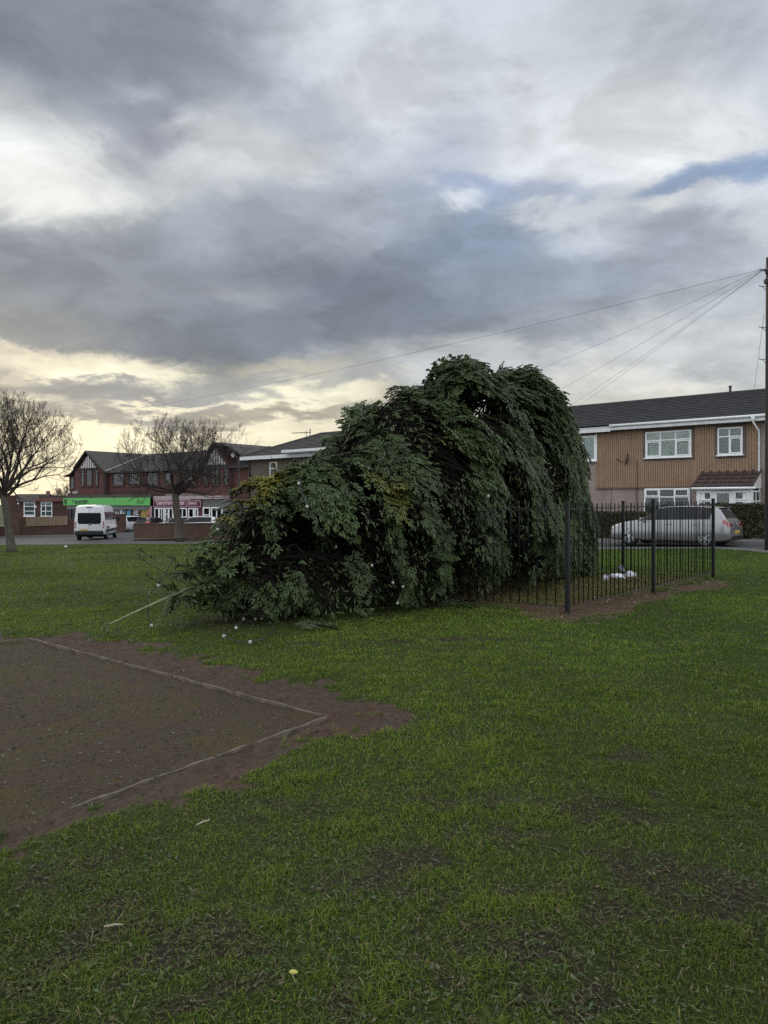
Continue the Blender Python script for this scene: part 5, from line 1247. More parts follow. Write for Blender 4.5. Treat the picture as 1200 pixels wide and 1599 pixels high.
# ------------------------------------------------------------------ houses
def tiles(mb, x0, x1, ye, ze, yr, zr, n, t=.022, lap=.012, hip0=0., hip1=0.):
    """courses of tiles from the eave line (ye,ze) to the ridge (yr,zr); hips shorten the upper courses"""
    dy, dz = (yr - ye) / n, (zr - ze) / n; L = math.hypot(dy, dz); ny, nz = -dz / L, dy / L
    if nz < 0: ny, nz = -ny, -nz
    for k in range(n):
        a0 = x0 + hip0 * k / n; a1 = x1 - hip1 * k / n; b0 = x0 + hip0 * (k + 1) / n; b1 = x1 - hip1 * (k + 1) / n
        ya, za = ye + dy * (k - .06), ze + dz * (k - .06); yb, zb = ye + dy * (k + 1), ze + dz * (k + 1)
        lo, hi = t + lap, .004
        V = [(a0, ya + ny * lo, za + nz * lo), (a1, ya + ny * lo, za + nz * lo), (b1, yb + ny * hi, zb + nz * hi), (b0, yb + ny * hi, zb + nz * hi),
             (a0, ya, za), (a1, ya, za), (b1, yb, zb), (b0, yb, zb)]
        mb.add(V, [(0, 1, 2, 3), (4, 7, 6, 5), (0, 4, 5, 1), (1, 5, 6, 2), (2, 6, 7, 3), (3, 7, 4, 0)])
    return mb
m_blind = mat('blind_fabric', (.50, .55, .50), .8, .1, 4); m_blind2 = mat('dark_blind', (.06, .065, .065), .8, .3, 4); m_room = mat('dim_room', (.06, .065, .065), .9, .4, 1.2)
def window(par, x0, x1, z0, z1, y, cols, rows, mframe=None, blind=None, fw=.06, sill=True, opener=None, name='window', depth=.07, curtain=None):
    """a framed window standing on the plane y (front towards -y). cols, rows: inner bar positions as fractions (x for bars, z for transoms)"""
    mframe = mframe or m_white; yf = y - depth
    mb = MB(); mb.bb(x0, x0 + fw, yf, y, z0, z1).bb(x1 - fw, x1, yf, y, z0, z1).bb(x0 + fw, x1 - fw, yf, y, z0, z0 + fw).bb(x0 + fw, x1 - fw, yf, y, z1 - fw, z1)
    for c in cols: xx = x0 + (x1 - x0) * c; mb.bb(xx - fw * .45, xx + fw * .45, yf + .004, y - .002, z0 + fw, z1 - fw)
    cs = [0] + list(cols) + [1]
    for r, spans in rows:
        zz = z0 + (z1 - z0) * r
        for i in spans:
            a = x0 + (x1 - x0) * cs[i] + fw * (.45 if i > 0 else 1); b = x0 + (x1 - x0) * cs[i + 1] - fw * (.45 if i < len(cs) - 2 else 1); mb.bb(a, b, yf + .006, y - .003, zz - fw * .4, zz + fw * .4)
    for (c0, c1, r0, r1) in (opener or []):                  # an opening light with its own proud frame
        a, b, e, g = x0 + (x1 - x0) * c0, x0 + (x1 - x0) * c1, z0 + (z1 - z0) * r0, z0 + (z1 - z0) * r1; w = fw * .75; yo = yf - .018
        mb.bb(a, a + w, yo, yf + .02, e, g).bb(b - w, b, yo, yf + .02, e, g).bb(a + w, b - w, yo, yf + .02, e, e + w).bb(a + w, b - w, yo, yf + .02, g - w, g)
    w_ = mb.build(name, mframe, par)
    MB().bb(x0 + fw * .5, x1 - fw * .5, y - depth * .5, y - depth * .5 + .006, z0 + fw * .5, z1 - fw * .5).build('pane', m_glass, w_)
    MB().bb(x0 + .01, x1 - .01, y - .012, y - .004, z0 + .01, z1 - .01).build('room', m_room, w_)
    if blind:
        b = MB(); n = max(3, int((x1 - x0 - 2 * fw) / .095)); wd = (x1 - x0 - 2 * fw) / n
        for k in range(n):
            xx = x0 + fw + wd * (k + .5); b.box((xx, y - .024, (z0 + z1) / 2), (wd * .86, .003, z1 - z0 - fw * 2), Matrix.Rotation(.25, 3, 'Z'))
        b.build('blind', blind, w_)
    if curtain:
        MB().bb(x0 + fw, x1 - fw, y - .024, y - .018, z0 + fw, z1 - fw).build('blind', curtain, w_)
    if sill: MB().bb(x0 - .05, x1 + .05, yf - .06, y, z0 - .045, z0 - .002).build('sill', mframe, w_)
    return w_
H0 = Vector((12.2, 32.0)); HRZ = math.atan2(U.y, U.x)
def hx(px):
    k = (px - CX) / F; return (H0.y * k - H0.x) / (U.x - U.y * k)
def hz(px, py):
    Y = H0.y + U.y * hx(px); return EYE + (HZ - py) / F * Y
m_roof = mat('dark_roof_tile', (.046, .0445, .046), .85, .3, 2.5, bump=.3, bscale=60)
m_clad = mat('brown_ribbed_cladding', (.285, .190, .125), .7, .12, 2.0)
m_render = mat('pinkish_render', (.27, .215, .195), .9, .22, 1.5, bump=.2, bscale=30)
def terrace():
    zb = G(H0.x, H0.y); t = thing('terraced_house', 'two storey terrace clad in brown ribbed panels with a tiled porch', 'house', (H0.x, H0.y, zb), HRZ)
    dz = -zb
    x0, x1 = hx(700), hx(1195) + 4.5
    xw = hx(931.7)                                        # joint with the neighbour's part on the left
    zc = hz(1000, 760.5) + dz; ze = hz(1100, 664) + dz
    D = 7.6
    MB().bb(x0, x1, .02, D, -.6, ze).build('wall', m_render, t)
    # ribbed cladding: a zigzag sheet standing proud of the wall
    def ribs(a, b, z0, z1, y=.0, pitch=.098, dep=.030):
        mb = MB(); n = int((b - a) / pitch); pr = []
        for k in range(n):
            q = a + k * pitch; pr += [(q, y), (q + pitch * .08, y - dep), (q + pitch * .66, y - dep), (q + pitch * .74, y)]
        pr.append((b, y)); V = []; Fs = []
        for (xx, yy) in pr: V += [(xx, yy, z0), (xx, yy, z1)]
        for k in range(len(pr) - 1): Fs.append((2 * k, 2 * k + 2, 2 * k + 3, 2 * k + 1))
        mb.add(V, Fs); return mb
    wx0, wx1 = hx(1009), hx(1080.7); wz0, wz1 = hz(1045, 714) + dz, hz(1045, 673) + dz
    sx0, sx1 = hx(1121.6), hx(1160.7); sz0, sz1 = hz(1140, 710.4) + dz, hz(1140, 667.5) + dz
    bw = .14
    xr = hx(1187)
    mb = MB()
    segs = [(xw, wx0 - bw, zc, ze), (wx0 - bw, wx1 + bw, zc, wz0 - bw), (wx1 + bw, sx0 - bw, zc, ze), (sx0 - bw, sx1 + bw, zc, sz0 - bw), (sx1 + bw, xr, zc, ze)]
    for (a, b, c, d) in segs:
        r = ribs(a, b, c, d); mb.add(r.v, r.f)
    mb.build('cladding', m_clad, t)
    ribs(x0 + 3, hx(868), zc, ze).build('cladding', m_clad, t)
    m_frame = mat('brown_flat_trim', (.12, .085, .065), .7, .15, 3)
    mb = MB()
    for (a, b, c, d) in [(wx0, wx1, wz0, wz1), (sx0, sx1, sz0, sz1)]:
        mb.bb(a - bw, a, -.02, .0, c - bw, ze).bb(b, b + bw, -.02, .0, c - bw, ze).bb(a, b, -.02, .0, c - bw, c).bb(a, b, -.02, 0, d, ze)
    mb.bb(xw, xr, -.05, -.0, zc - .07, zc)
    mb.build('window_surround', m_frame, t)
    window(t, wx0, wx1, wz0, wz1, -.01, [.34, .665], [(.66, (0, 1, 2))], blind=m_blind, opener=[(.03, .33, .05, .62), (.68, .97, .05, .62)])
    window(t, sx0, sx1, sz0, sz1, -.01, [.48], [(.67, (0, 1))], opener=[(.51, .96, .05, .62)], curtain=mat('net_curtain', (.22, .25, .27), .8, .1, 3))
    lx0, lx1 = hx(1007), hx(1078); lz1 = hz(1040, 762.5) + dz; lz0 = .95
    window(t, lx0, lx1, lz0, lz1, .02, [.34, .67], [(.70, (0, 1, 2))], blind=m_blind2, opener=[(.03, .33, .72, .97), (.68, .97, .72, .97)])
    # neighbour's wide white window at the left end, and its lower bay
    nx1 = xw; nx0 = hx(893)
    window(t, nx0 - 1.0, nx1, hz(915, 720) + dz, hz(915, 681) + dz, .0, [.45, .72], [], curtain=mat('pale_blind', (.42, .46, .45), .8, .08, 3), fw=.085)
    window(t, hx(838), hx(868), hz(850, 750) + dz, hz(850, 712) + dz, .0, [.5], [(.66, (0, 1))], curtain=m_blind)
    window(t, hx(770), hx(850), .9, 2.1, .02, [.34, .67], [(.7, (0, 1, 2))], curtain=mat('light_net', (.5, .5, .5), .8, .08, 3))
    MB().bb(xw - .06, xw + .05, -.055, -.045, hz(931, 722) + dz, hz(931, 678) + dz).build('corner_trim', m_white, t)
    # joints and seams in the lower wall
    for px in (955, 993.5): MB().bb(hx(px) - .012, hx(px) + .012, .008, .021, -.3, zc - .07).build('wall_seam', m_frame, t)
    # eaves: fascia, gutter, soffit
    OH = .42; zf0 = ze - .015; gx = hx(959)
    MB().bb(gx, x1, -OH, -OH + .03, zf0 + .02, zf0 + .24).build('fascia', m_whitepaint, t)
    MB().bb(x0, gx - .004, -OH + .03, -OH + .06, zf0 - .03, zf0 + .21).build('fascia', m_whitepaint, t)
    MB().bb(x0, x1, -OH + .06, .02, zf0 + .0, zf0 + .02).build('soffit', mat('soffit_board', (.2, .19, .18), .8), t)
    MB().tube([(gx, -OH - .055, zf0 + .215), (x1, -OH - .055, zf0 + .215)], .058, 10).build('gutter', m_white, t, True)
    xd = hx(1186.5)
    MB().tube([(xd - .12, -OH - .055, zf0 + .2), (xd - .12, -OH - .055, zf0 - .02), (xd, -.09, zf0 - .36), (xd, -.09, 1.2), (xd, -.09, 0.)], .040, 10).build('downpipe', m_white, t, True)
    MB().bev((xd - .12, -OH - .055, zf0 + .12), (.13, .12, .14), .02).build('gutter_outlet', m_white, t)
    # roof, low pitched, in real courses of tiles
    zr = hz(1195, 610.5); rp = 3.95
    Yr = lambda px: None
    k = (1092 - CX) / F; zr = EYE + (HZ - 619.6) / F * (H0.y + U.y * hx(1040) + VN.y * rp) + dz
    rf = tiles(MB(), x0 - .1, x1, -OH - .05, zf0 + .25, rp, zr, 14, t=.032, lap=.026).build('roof', m_roof, t)
    tiles(MB(), x0 - .1, x1, D + .3, zf0 + .25, rp, zr, 6).build('roof_back', m_roof, t)
    MB().tube([(x0 - .1, rp, zr + .02), (x1, rp, zr + .02)], .085, 8).build('ridge_tiles', m_roof, rf)
    MB().prism([(-.02, ze - .02), (D, ze - .02), (rp, zr - .05)], x0, x0 + .2, 'x').prism([(-.02, ze - .02), (D, ze - .02), (rp, zr - .05)], x1 - .2, x1, 'x').build('gable', m_render, t)
    vx = hx(1063) ; MB().lathe([(.055, zr - .05), (.055, zr + .30), (.075, zr + .30), (.075, zr + .36)], (vx + .9, rp, 0), n=10).build('vent_pipe', m_trim, t)
    # the porch: white frames under a tiled lean-to roof
    px0, px1 = hx(1090) - .05, hx(1170); P = 1.25
    # the porch front stands nearer, so measure it on its own plane
    def hxp(px):
        o = H0 - VN * P; kk = (px - CX) / F; return (o.y * kk - o.x) / (U.x - U.y * kk)
    px0, px1 = hxp(1088), hxp(1174); zg = EYE + (HZ - 762.5) / F * (H0.y - VN.y * P + U.y * hxp(1130)) + dz
    por = MB().bb(px0, px0 + .32, -P, -P + .1, -.1, zg).bb(px1 - .32, px1, -P, -P + .1, -.1, zg).bb(px0 + .32, px1 - .32, -P, -P + .1, zg - .09, zg).bb(px0, px1, -P + .1, .02, -.1, .5).build('porch', m_white, t)
    n0, n1 = hxp(1093.5), hxp(1110); d0, d1 = hxp(1117), hxp(1141.5); r0, r1 = hxp(1149), hxp(1167.5)
    MB().bb(px0 + .05, px1 - .05, -.1, .0, 0, zg).build('porch_interior', mat('porch_wall', (.10, .085, .075), .9, .3, 2), por)
    for (a, b) in ((n0, n1), (r0, r1)):
        window(por, a - .06, b + .06, .95, zg - .09, -P + .04, [], [(.62, (0,))], opener=[(.03, .97, .66, .97)], fw=.07, depth=.06, curtain=mat('porch_shade', (.10, .105, .10), .8, .4, 3))
        MB().bb(a - .06, b + .06, -P, -P + .1, -.1, .945).build('porch_panel', m_white, por)
    MB().bb(n1 + .06, d0 - .05, -P + .0, -P + .1, -.1, zg - .09).bb(d1 + .05, r0 - .06, -P, -P + .1, -.1, zg - .09).build('porch_post', m_white, por)
    dr = MB().bb(d0 - .05, d0 + .06, -P + .01, -P + .07, 0, zg - .1).bb(d1 - .06, d1 + .05, -P + .01, -P + .07, 0, zg - .1).bb(d0 + .06, d1 - .06, -P + .01, -P + .07, zg - .2, zg - .1).bb(d0 + .06, d1 - .06, -P + .01, -P + .07, 0, .7).build('door', m_white, por)
    MB().bb(d0 + .05, d1 - .05, -P + .035, -P + .042, .7, zg - .2).build('pane', m_glass, dr); MB().bb(d0 + .03, d1 - .03, -P + .06, -P + .066, .7, zg - .2).build('door_curtain', mat('door_net', (.16, .15, .14), .8, .3, 4), dr)
    MB().bev((d0 + .12, -P - .005, 1.0), (.03, .05, .14), .01).build('handle', m_rim, dr)
    window(por, 0, P - .15, .95, zg - .09, 0, [.45], [(.62, (0, 1))], fw=.07, depth=.05, sill=False, curtain=MATS['porch_shade']).location = (px1, 0, 0)
    por.children[-1].rotation_euler = (0, 0, R(-90)) if False else (0, 0, R(90)); por.children[-1].location = (px1 - .02, -P + .1, 0)
    zt = hz(1140, 736.5) + dz; m_pt = mat('brown_porch_tile', (.062, .042, .037), .75, .25, 5)
    pr0, pr1 = hxp(1082.5), hxp(1178)
    prf = tiles(MB(), pr0, pr1, -P - .16, zg + .06, -.04, zt, 4, t=.035, lap=.03).build('porch_roof', m_pt, por)
    mb = MB(); nrb = int((pr1 - pr0) / .3); sl = math.atan2(zt - zg - .06, P + .12)
    for k in range(nrb + 1):
        xx = pr0 + .02 + (pr1 - pr0 - .04) * k / nrb; mb.tube([(xx, -P - .19, zg + .085), (xx, -.05, zt + .035)], [.045, .04], 6)
    mb.build('tile_rolls', m_pt, prf)
    MB().tube([(pr0, -P - .2, zg + .0), (pr1 + .1, -P - .2, zg + .0)], .05, 8).build('porch_gutter', m_white, por, True)
    MB().prism([(-P - .14, zg + .0), (-.03, zg + .0), (-.03, zt - .02)], pr1 - .1, pr1 - .04, 'x').build('porch_cheek', m_white, por)
    MB().prism([(-P - .14, zg + .0), (-.03, zg + .0), (-.03, zt - .02)], pr0 + .08, pr0 + .14, 'x').build('porch_cheek', m_white, por)
    # satellite dish, seen almost edge on, and its cable
    dx = hx(991.5); dzz = hz(991, 720) + dz
    dish = MB().lathe([(.02, -.42), (.14, -.435), (.24, -.465), (.28, -.49), (.285, -.487), (.24, -.455), (.14, -.425), (.02, -.41)], (0, 0, 0), 'y', 18).build('satellite_dish', mat('rusty_dish', (.045, .022, .018), .7, .4, 10), t, True)
    dish.location = (dx, .26, dzz); dish.rotation_euler = (R(-12), 0, R(-62))
    MB().tube([(0, -.42, 0), (.02, -.12, -.02)], .02, 6).tube([(0, -.44, -.2), (0, -.8, -.08)], .012, 5).bev((0, -.82, -.07), (.05, .09, .06), .01).build('dish_arm', m_trim, dish)
    MB().tube([(dx + .12, -.05, dzz), (dx + .13, -.05, zc), (dx + .13, .0, 0)], .012, 5).build('dish_cable', m_trim, t)
    return t
terrace()

m_roof2 = mat('grey_roof_tile', (.055, .051, .047), .85, .3, 2.5)
def far_terrace():
    xa, xb = hx(384), hx(640); Y0 = H0.y + U.y * xa; X0 = H0.x + U.x * xa; zb = G(X0 + 3, Y0 - 3)
    t = thing('terraced_house', 'far house whose hipped tiled roof and white eaves show left of the spruce', 'house', (X0, Y0, zb), HRZ); dz = -zb
    L = xb - xa; ze = EYE + (HZ - 717) / F * Y0 + dz; D = 7.6; OH = .45
    MB().bb(.4, L, .0, D, -.6, ze).build('wall', mat('pale_brown_render', (.13, .105, .085), .9, .2, 2), t)
    zr = ze + 1.75; rp = 3.8
    rf = tiles(MB(), 0, L, -OH, ze + .10, rp, zr, 14, t=.03, lap=.02, hip0=3.3).build('roof', m_roof2, t)
    mb = MB(); V = [(0, -OH, ze + .1), (3.3, rp, zr), (0, D + .4, ze + .1)]; mb.add(V + [(v[0], v[1], v[2] - .05) for v in V], [(0, 1, 2), (5, 4, 3), (0, 3, 4, 1), (1, 4, 5, 2), (2, 5, 3, 0)]).build('roof_hip', m_roof2, t)
    tiles(MB(), 0, L, D + .4, ze + .1, rp, zr, 5, hip0=3.3).build('roof_back', m_roof, t)
    MB().tube([(3.3, rp, zr + .03), (L, rp, zr + .03)], .09, 8).tube([(0, -OH, ze + .14), (3.3, rp, zr + .03)], .08, 8).build('ridge_tiles', m_roof2, rf)
    MB().bb(0, L, -OH - .03, -OH, ze - .10, ze + .13).bb(-.03, 0, -OH - .03, D + .4, ze - .10, ze + .13).build('fascia', m_whitepaint, t)
    MB().bb(0, L, -OH, .0, ze - .10, ze - .07).build('soffit', m_white, t)
    window(t, 2.5, 3.2, ze - 1.5, ze - .3, .0, [], [(.66, (0,))], curtain=m_blind); window(t, 6, 7.8, ze - 1.5, ze - .22, 0, [.5], [(.66, (0, 1))], curtain=m_blind)
    MB().tube([(.45, -.05, ze - .1), (.45, -.05, 0)], .045, 8).build('downpipe', m_trim, t)
    # nearer part of the row with a slightly higher eave
    MB().bb(4.6, L, -OH - .5, -OH - .06, ze + .18, ze + .34).build('eaves_box', m_whitepaint, t)
    # television aerials on the ridge
    for (xx, pz, rot) in ((1.9, .0, .3), (9.4, .35, .8)):
        zb_ = zr - (1.0 if xx < 3 else .1); mb = MB().tube([(xx, rp, zb_ - .3), (xx, rp, zb_ + 1.3)], .022, 6); c, s = math.cos(rot), math.sin(rot)
        mb.tube([(xx - 1.1 * c, rp - 1.1 * s, zb_ + 1.2), (xx + .35 * c, rp + .35 * s, zb_ + 1.2)], .018, 5)
        for k in range(7):
            q = -1.05 + k * .2; mb.tube([(xx + q * c - .28 * s, rp + q * s + .28 * c, zb_ + 1.2), (xx + q * c + .28 * s, rp + q * s - .28 * c, zb_ + 1.2)], .012, 4)
        mb.box((xx + .3 * c, rp + .3 * s, zb_ + 1.2), (.04, .04, .5)).build('television_aerial', m_trim, t)
    return t
far_terrace()

# hedges of the front gardens
def hedge(label, p0, p1, w, h, n, seed):
    r_ = np.random.default_rng(seed); p0, p1 = Vector(p0), Vector(p1); L = (p1 - p0).length; rz = math.atan2((p1 - p0).y, (p1 - p0).x)
    c = (p0 + p1) / 2; t = thing('hedge', label, 'hedge', (p0.x, p0.y, G(c.x, c.y)), rz, 'clipped front garden hedges')
    MB().bev((L / 2, 0, h / 2), (L - .1, w - .14, h - .12), .05).build('twigs', mat('hedge_twigs', (.016, .014, .009), .95, .5, 9), t)
    # leaves on and just inside the clipped faces
    f = r_.random(n); x = r_.uniform(0, L, n); y = r_.uniform(-w / 2, w / 2, n); z = r_.uniform(.05, h, n)
    front = f < .52; top = (f >= .52) & (f < .82); ends = f >= .82
    dep = np.abs(r_.normal(0, .05, n)); y[front] = -w / 2 + dep[front]; z[top] = h - dep[top] * 1.2; bk = ends; y[bk] = w / 2 - dep[bk]
    e = r_.random(n) < .05; x[e] = np.where(r_.random(e.sum()) < .5, dep[e], L - dep[e])
    bump = (fnoise(x * 2, z * 2 + y * 2, 1.2, 3, seed) - .5) * .16; z[top] += bump[top]; y[front] += bump[front]
    d = r_.normal(0, 1, (n, 3)); d /= np.linalg.norm(d, axis=1, keepdims=True); s = np.cross(d, r_.normal(0, 1, (n, 3))); s /= np.linalg.norm(s, axis=1, keepdims=True)
    a = r_.uniform(.03, .065, n)[:, None]; p = np.stack([x, y, z], 1)
    V = np.stack([p - d * a, p + s * a * .5, p + d * a, p - s * a * .5], 1).reshape(-1, 3); i = np.arange(n)[:, None] * 4
    pal = np.array([(.06, .072, .028), (.085, .09, .035), (.042, .054, .022), (.12, .098, .05)]); C = np.repeat((pal[r_.choice(4, n, p=[.35, .25, .3, .1])] * r_.uniform(.6, 1.3, (n, 1)))[:, None], 4, 1).reshape(-1, 3)
    mesh_np('leaves', V, i + np.array([0, 1, 2, 3]), attr_mat('hedge_leaf', .6, .3, .1), t, cols={'Col': C})
    return t
hb = fk + 2.2
hedge('clipped hedge right of the silver hatchback in front of the porch', S2(A0, -1.55, hb), S2(A0, 9, hb), .7, 1.34, 26000, 3)
hedge('clipped hedge behind the bonnet of the silver hatchback and the railings', S2(A0, -14, hb), S2(A0, -2.75, hb), .7, 1.32, 24000, 5)
# ------------------------------------------------------------------ the shops
K0 = Vector((-35.5, 90.0)); KU = Vector((.79, -.61)).normalized(); KN = Vector((-KU.y, KU.x)); KRZ = math.atan2(KU.y, KU.x)
def kx(px, off=0.):
    o = K0 - KN * off; k = (px - CX) / F; return (o.y * k - o.x) / (KU.x - KU.y * k)
def kz(px, py, off=0.): return EYE + (HZ - py) / F * (K0.y - KN.y * off + KU.y * kx(px, off))
m_rbrick = brick('dark_red_brick', (.115, .038, .030), (.085, .028, .024), (.085, .06, .05))
m_slate = mat('old_slate', (.040, .036, .033), .85, .35, 2.2, bump=.3, bscale=40, col2=(.062, .055, .05))
m_board2 = mat('board_white', (.50, .47, .46), .7, .1, 3); m_maroon = mat('maroon_paint', (.075, .009, .022), .5, .12, 3); m_mull = mat('dark_timber', (.02, .016, .014), .8)
def shops():
    zb = G(K0.x, K0.y); t = thing('shop_parade', 'red brick two storey parade of shops with timbered gables and a green fascia', 'shops', (K0.x, K0.y, zb), KRZ); dz = -zb
    X = lambda p: kx(p)
    Zv = lambda p, y: kz(p, y) + dz
    xL, xm0, xR = X(108.7), X(168), X(412)
    zE = Zv(172, 737); zRid = Zv(172, 707); D = 9.0; rp = 4.2
    g0, g1 = X(121), X(171)          # left gable wing, standing a little proud
    q0, q1 = X(316), X(370)          # right gable wing
    MB().bb(g1 - .3, xR, .0, D, -.6, zE).build('wall', m_rbrick, t)
    # left wing with the timbered gable
    zgE = Zv(127, 742)
    MB().bb(xL, g0 + .2, -.02, D, -.6, zgE).build('wall', m_rbrick, t)
    ga = X(142); zga = Zv(142, 706)
    zl = Zv(122, 738)
    MB().prism([(g0, -.6), (g1, -.6), (g1, zE), (ga, zga - .25), (g0, zl)], -.35, D, 'y').build('gable_wing', m_rbrick, t)
    # the two roof slopes of the gable, swept low over the left corner
    mb = MB()
    def slope(pa, pb, y0, y1, th=.16): mb.prism([pa, pb, (pb[0], pb[1] + th), (pa[0], pa[1] + th)], y0, y1, 'y')
    slope((X(106.5), Zv(106, 745)), (X(116), Zv(116, 741)), -.55, D); slope((X(116), Zv(116, 741)), (g0 + .3, Zv(123, 733)), -.55, D); slope((g0 + .3, Zv(123, 733)), (ga, zga), -.75, D); slope((ga, zga), (g1 + .25, zE - .1), -.75, D)
    mb.build('gable_roof', m_slate, t)
    # main roof
    tiles(MB(), g1 - 2.2, xR, -.45, zE - .1, rp, zRid, 12, t=.03, lap=.02, hip1=3.5).build('roof', m_slate, t)
    tiles(MB(), g1 - 4, xR, D + .3, zE - .1, rp, zRid, 5, hip1=3.5).build('roof_back', m_slate, t)
    MB().bb(g1 + .2, xR, -.52, -.45, zE - .18, zE - .02).build('gutter', m_trim, t)
    MB().tube([(X(171.5), -.7, zE), (X(184), rp - .6, zRid - .2)], .10, 6).build('roof_flashing', mat('lead', (.28, .26, .25), .7), t)
    # right gable
    qa = X(341); zqa = Zv(341, 693); zq = Zv(330, 735)
    MB().prism([(q0 + .6, -.6), (q1 - .6, -.6), (q1 - .6, zE), (qa, zqa - .3), (q0 + .6, zE)], -.35, D, 'y').build('gable_wing', m_rbrick, t)
    mb = MB(); slope((q0, zE - .35), (qa, zqa), -.75, D); slope((qa, zqa), (X(366), Zv(366, 699)), -.75, D); slope((X(366), Zv(366, 699)), (xR + .3, zE - .3), -.75, D)
    mb.build('gable_roof', m_slate, t)
    # black and white timbering in both gables
    def timber(a, b, zb_, apex, za, n):
        f = lambda x: zb_ + (za - zb_) * (1 - abs(x - apex) / ((b - a) / 2)) 
        w = (b - a) / n; mb = MB()
        for k in range(n):
            x0, x1 = a + w * k + w * .2, a + w * (k + 1) - w * .2; h = min(f(x0), f(x1))
            mb.prism([(x0, zb_), (x1, zb_), (x1, max(f(x1), zb_ + .05)), (x0, max(f(x0), zb_ + .05))], -.42, -.36, 'y')
        mb.build('timber_infill', m_board2, t)
        MB().bb(a - .2, b + .2, -.44, -.36, zb_ - .2, zb_ - .02).build('timber_beam', m_mull, t)
        MB().prism([(a, zb_), (b, zb_), (apex, za + .3)], -.365, -.352, 'y').build('timber_panel', m_mull, t)
    timber(X(131), X(155.5), Zv(142, 731), X(142.5), Zv(142, 711), 7)
    timber(X(326), X(358), Zv(341, 726), X(341.5), Zv(341, 700), 8)
    def pane(a, b, y0, y1, off=-.02, cols=(), rows=()):
        w = window(t, X(a), X(b), Zv((a + b) / 2, y1), Zv((a + b) / 2, y0), off, list(cols), list(rows), mframe=m_mull, fw=.07, sill=False, curtain=m_board2)
        MB().bb(X(a) - .08, X(b) + .08, off - .12, off - .0, Zv((a + b) / 2, y1) - .14, Zv((a + b) / 2, y1) - .005).build('sill', m_rbrick, w)
    for (a, b) in [(131.5, 137), (140, 149), (153.5, 158.5)]: pane(a, b, 733.5, 759, -.36)
    for (a, b) in [(111.5, 117), (119, 124.3)]: pane(a, b, 745, 763.5, -.03)
    for (a, b) in [(177.5, 194.5), (202.5, 219.5), (230.5, 248.5), (259, 271), (289, 308)]: pane(a, b, 739.5 - (a - 177) * .02, 758.5 - (a - 177) * .012, -.01)
    for (a, b) in [(322.5, 330), (335, 348), (354.5, 362)]: pane(a, b, 728, 756.5, -.36, cols=(.5,) if a == 335 else ())
    # string courses, eaves pipe
    for y in (770.5, 767): MB().bb(g1 + .1, q0 + .5, -.05, .0, Zv(240, y) - .06, Zv(240, y) + .06).build('string_course', mat('dark_course', (.06, .035, .03), .9), t)
    MB().bb(X(167), X(170.5), -.42, -.33, Zv(168, 772), Zv(168, 738)).build('downpipe', m_mull, t)
    MB().bev((X(124.5), -.40, Zv(124, 769)), (.9, .2, .45), .04).build('condenser_unit', mat('grey_plastic', (.22, .21, .2), .7), t)
    for px in (110.5, 117): MB().bev((X(px), -.1, Zv(px, 769)), (.22, .2, .22), .03).build('alarm_box', m_whitepaint, t)
    # flat roof canopy over the shop fronts
    PJ = 1.5
    Xp = lambda p: kx(p, PJ)
    Zp = lambda p, y: kz(p, y, PJ) + dz
    MB().bb(Xp(104), Xp(236), -PJ, .0, Zp(170, 777), Zp(170, 772.5)).build('canopy', mat('felt_roof', (.07, .065, .062), .9, .3, 2), t)
    MB().bb(Xp(236.3), Xp(294), -PJ + .25, .0, Zp(260, 780.6), Zp(260, 774.5)).bb(Xp(294.3), Xp(345), -PJ + .1, 0, Zp(310, 779.5), Zp(310, 774)).build('canopy', mat('pinkish_fascia', (.36, .30, .30), .8, .15, 1.5), t)
    MB().bb(Xp(252), Xp(294), -PJ + .6, 0, Zp(270, 774.0), Zp(270, 771)).build('canopy', mat('grey_lead', (.17, .15, .145), .8, .25, 2), t)
    # green sign with its lettering
    s0, s1 = Xp(101), Xp(235.6); zs1, zs0 = Zp(168, 777.3), Zp(168, 789.2)
    m_green = mat('bright_green_sign', (.105, .42, .085), .5, .08, 1.2); sg = MB().bev(((s0 + s1) / 2, -PJ - .08, (zs0 + zs1) / 2), (s1 - s0, .16, zs1 - zs0), .02).build('shop_sign', m_green, t)
    m_dg = mat('dark_green_letters', (.004, .028, .010), .5)
    hS = zs1 - zs0; yl = -PJ - .165
    MB().bb(Xp(102.3), Xp(107.3), yl - .004, yl + .01, zs0 + hS * .1, zs1 - hS * .08).build('emblem', mat('mid_green', (.03, .20, .04), .5), sg)
    MB().bb(Xp(103.2), Xp(106.0), yl - .012, yl - .004, zs0 + hS * .3, zs1 - hS * .25).build('emblem', m_dg, sg)
    lettering('The', .62, mat('pale_green_letters', (.035, .20, .035), .5), sg, (Xp(117.5), yl, (zs0 + zs1) / 2), (R(90), 0, 0), align='CENTER')
    lettering('co-operative', .86, m_dg, sg, (Xp(129.8), yl, (zs0 + zs1) / 2 - .0), (R(90), 0, 0), sx=.66, bold=.03)
    lettering('food', .70, MATS['pale_green_letters'], sg, (Xp(222), yl, (zs0 + zs1) / 2), (R(90), 0, 0))
    for px in (144, 181, 218): MB().tube([(Xp(px), -PJ - .1, zs1), (Xp(px), -PJ - .5, zs1 + .25)], .03, 5).bev((Xp(px), -PJ - .55, zs1 + .22), (.3, .14, .1), .02).build('sign_lamp', m_trim, sg)
    # shop front of the green shop: shutter housing, glazing with posters
    z0, z1 = 0 - .3, zs0 - .02
    MB().bb(s0 + .4, s1, -PJ + .1, -PJ + .3, z1 - .42, z1).build('shutter_box', mat('grey_metal', (.15, .155, .16), .5, .15, 2, metal=.3), t)
    MB().bb(s0 + .6, s1 - .1, -PJ + .32, -PJ + .34, z0, z1 - .42).build('shop_window', mat('shop_dark_glass', (.012, .014, .018), .12, .2, 1.5, spec=.6), t)
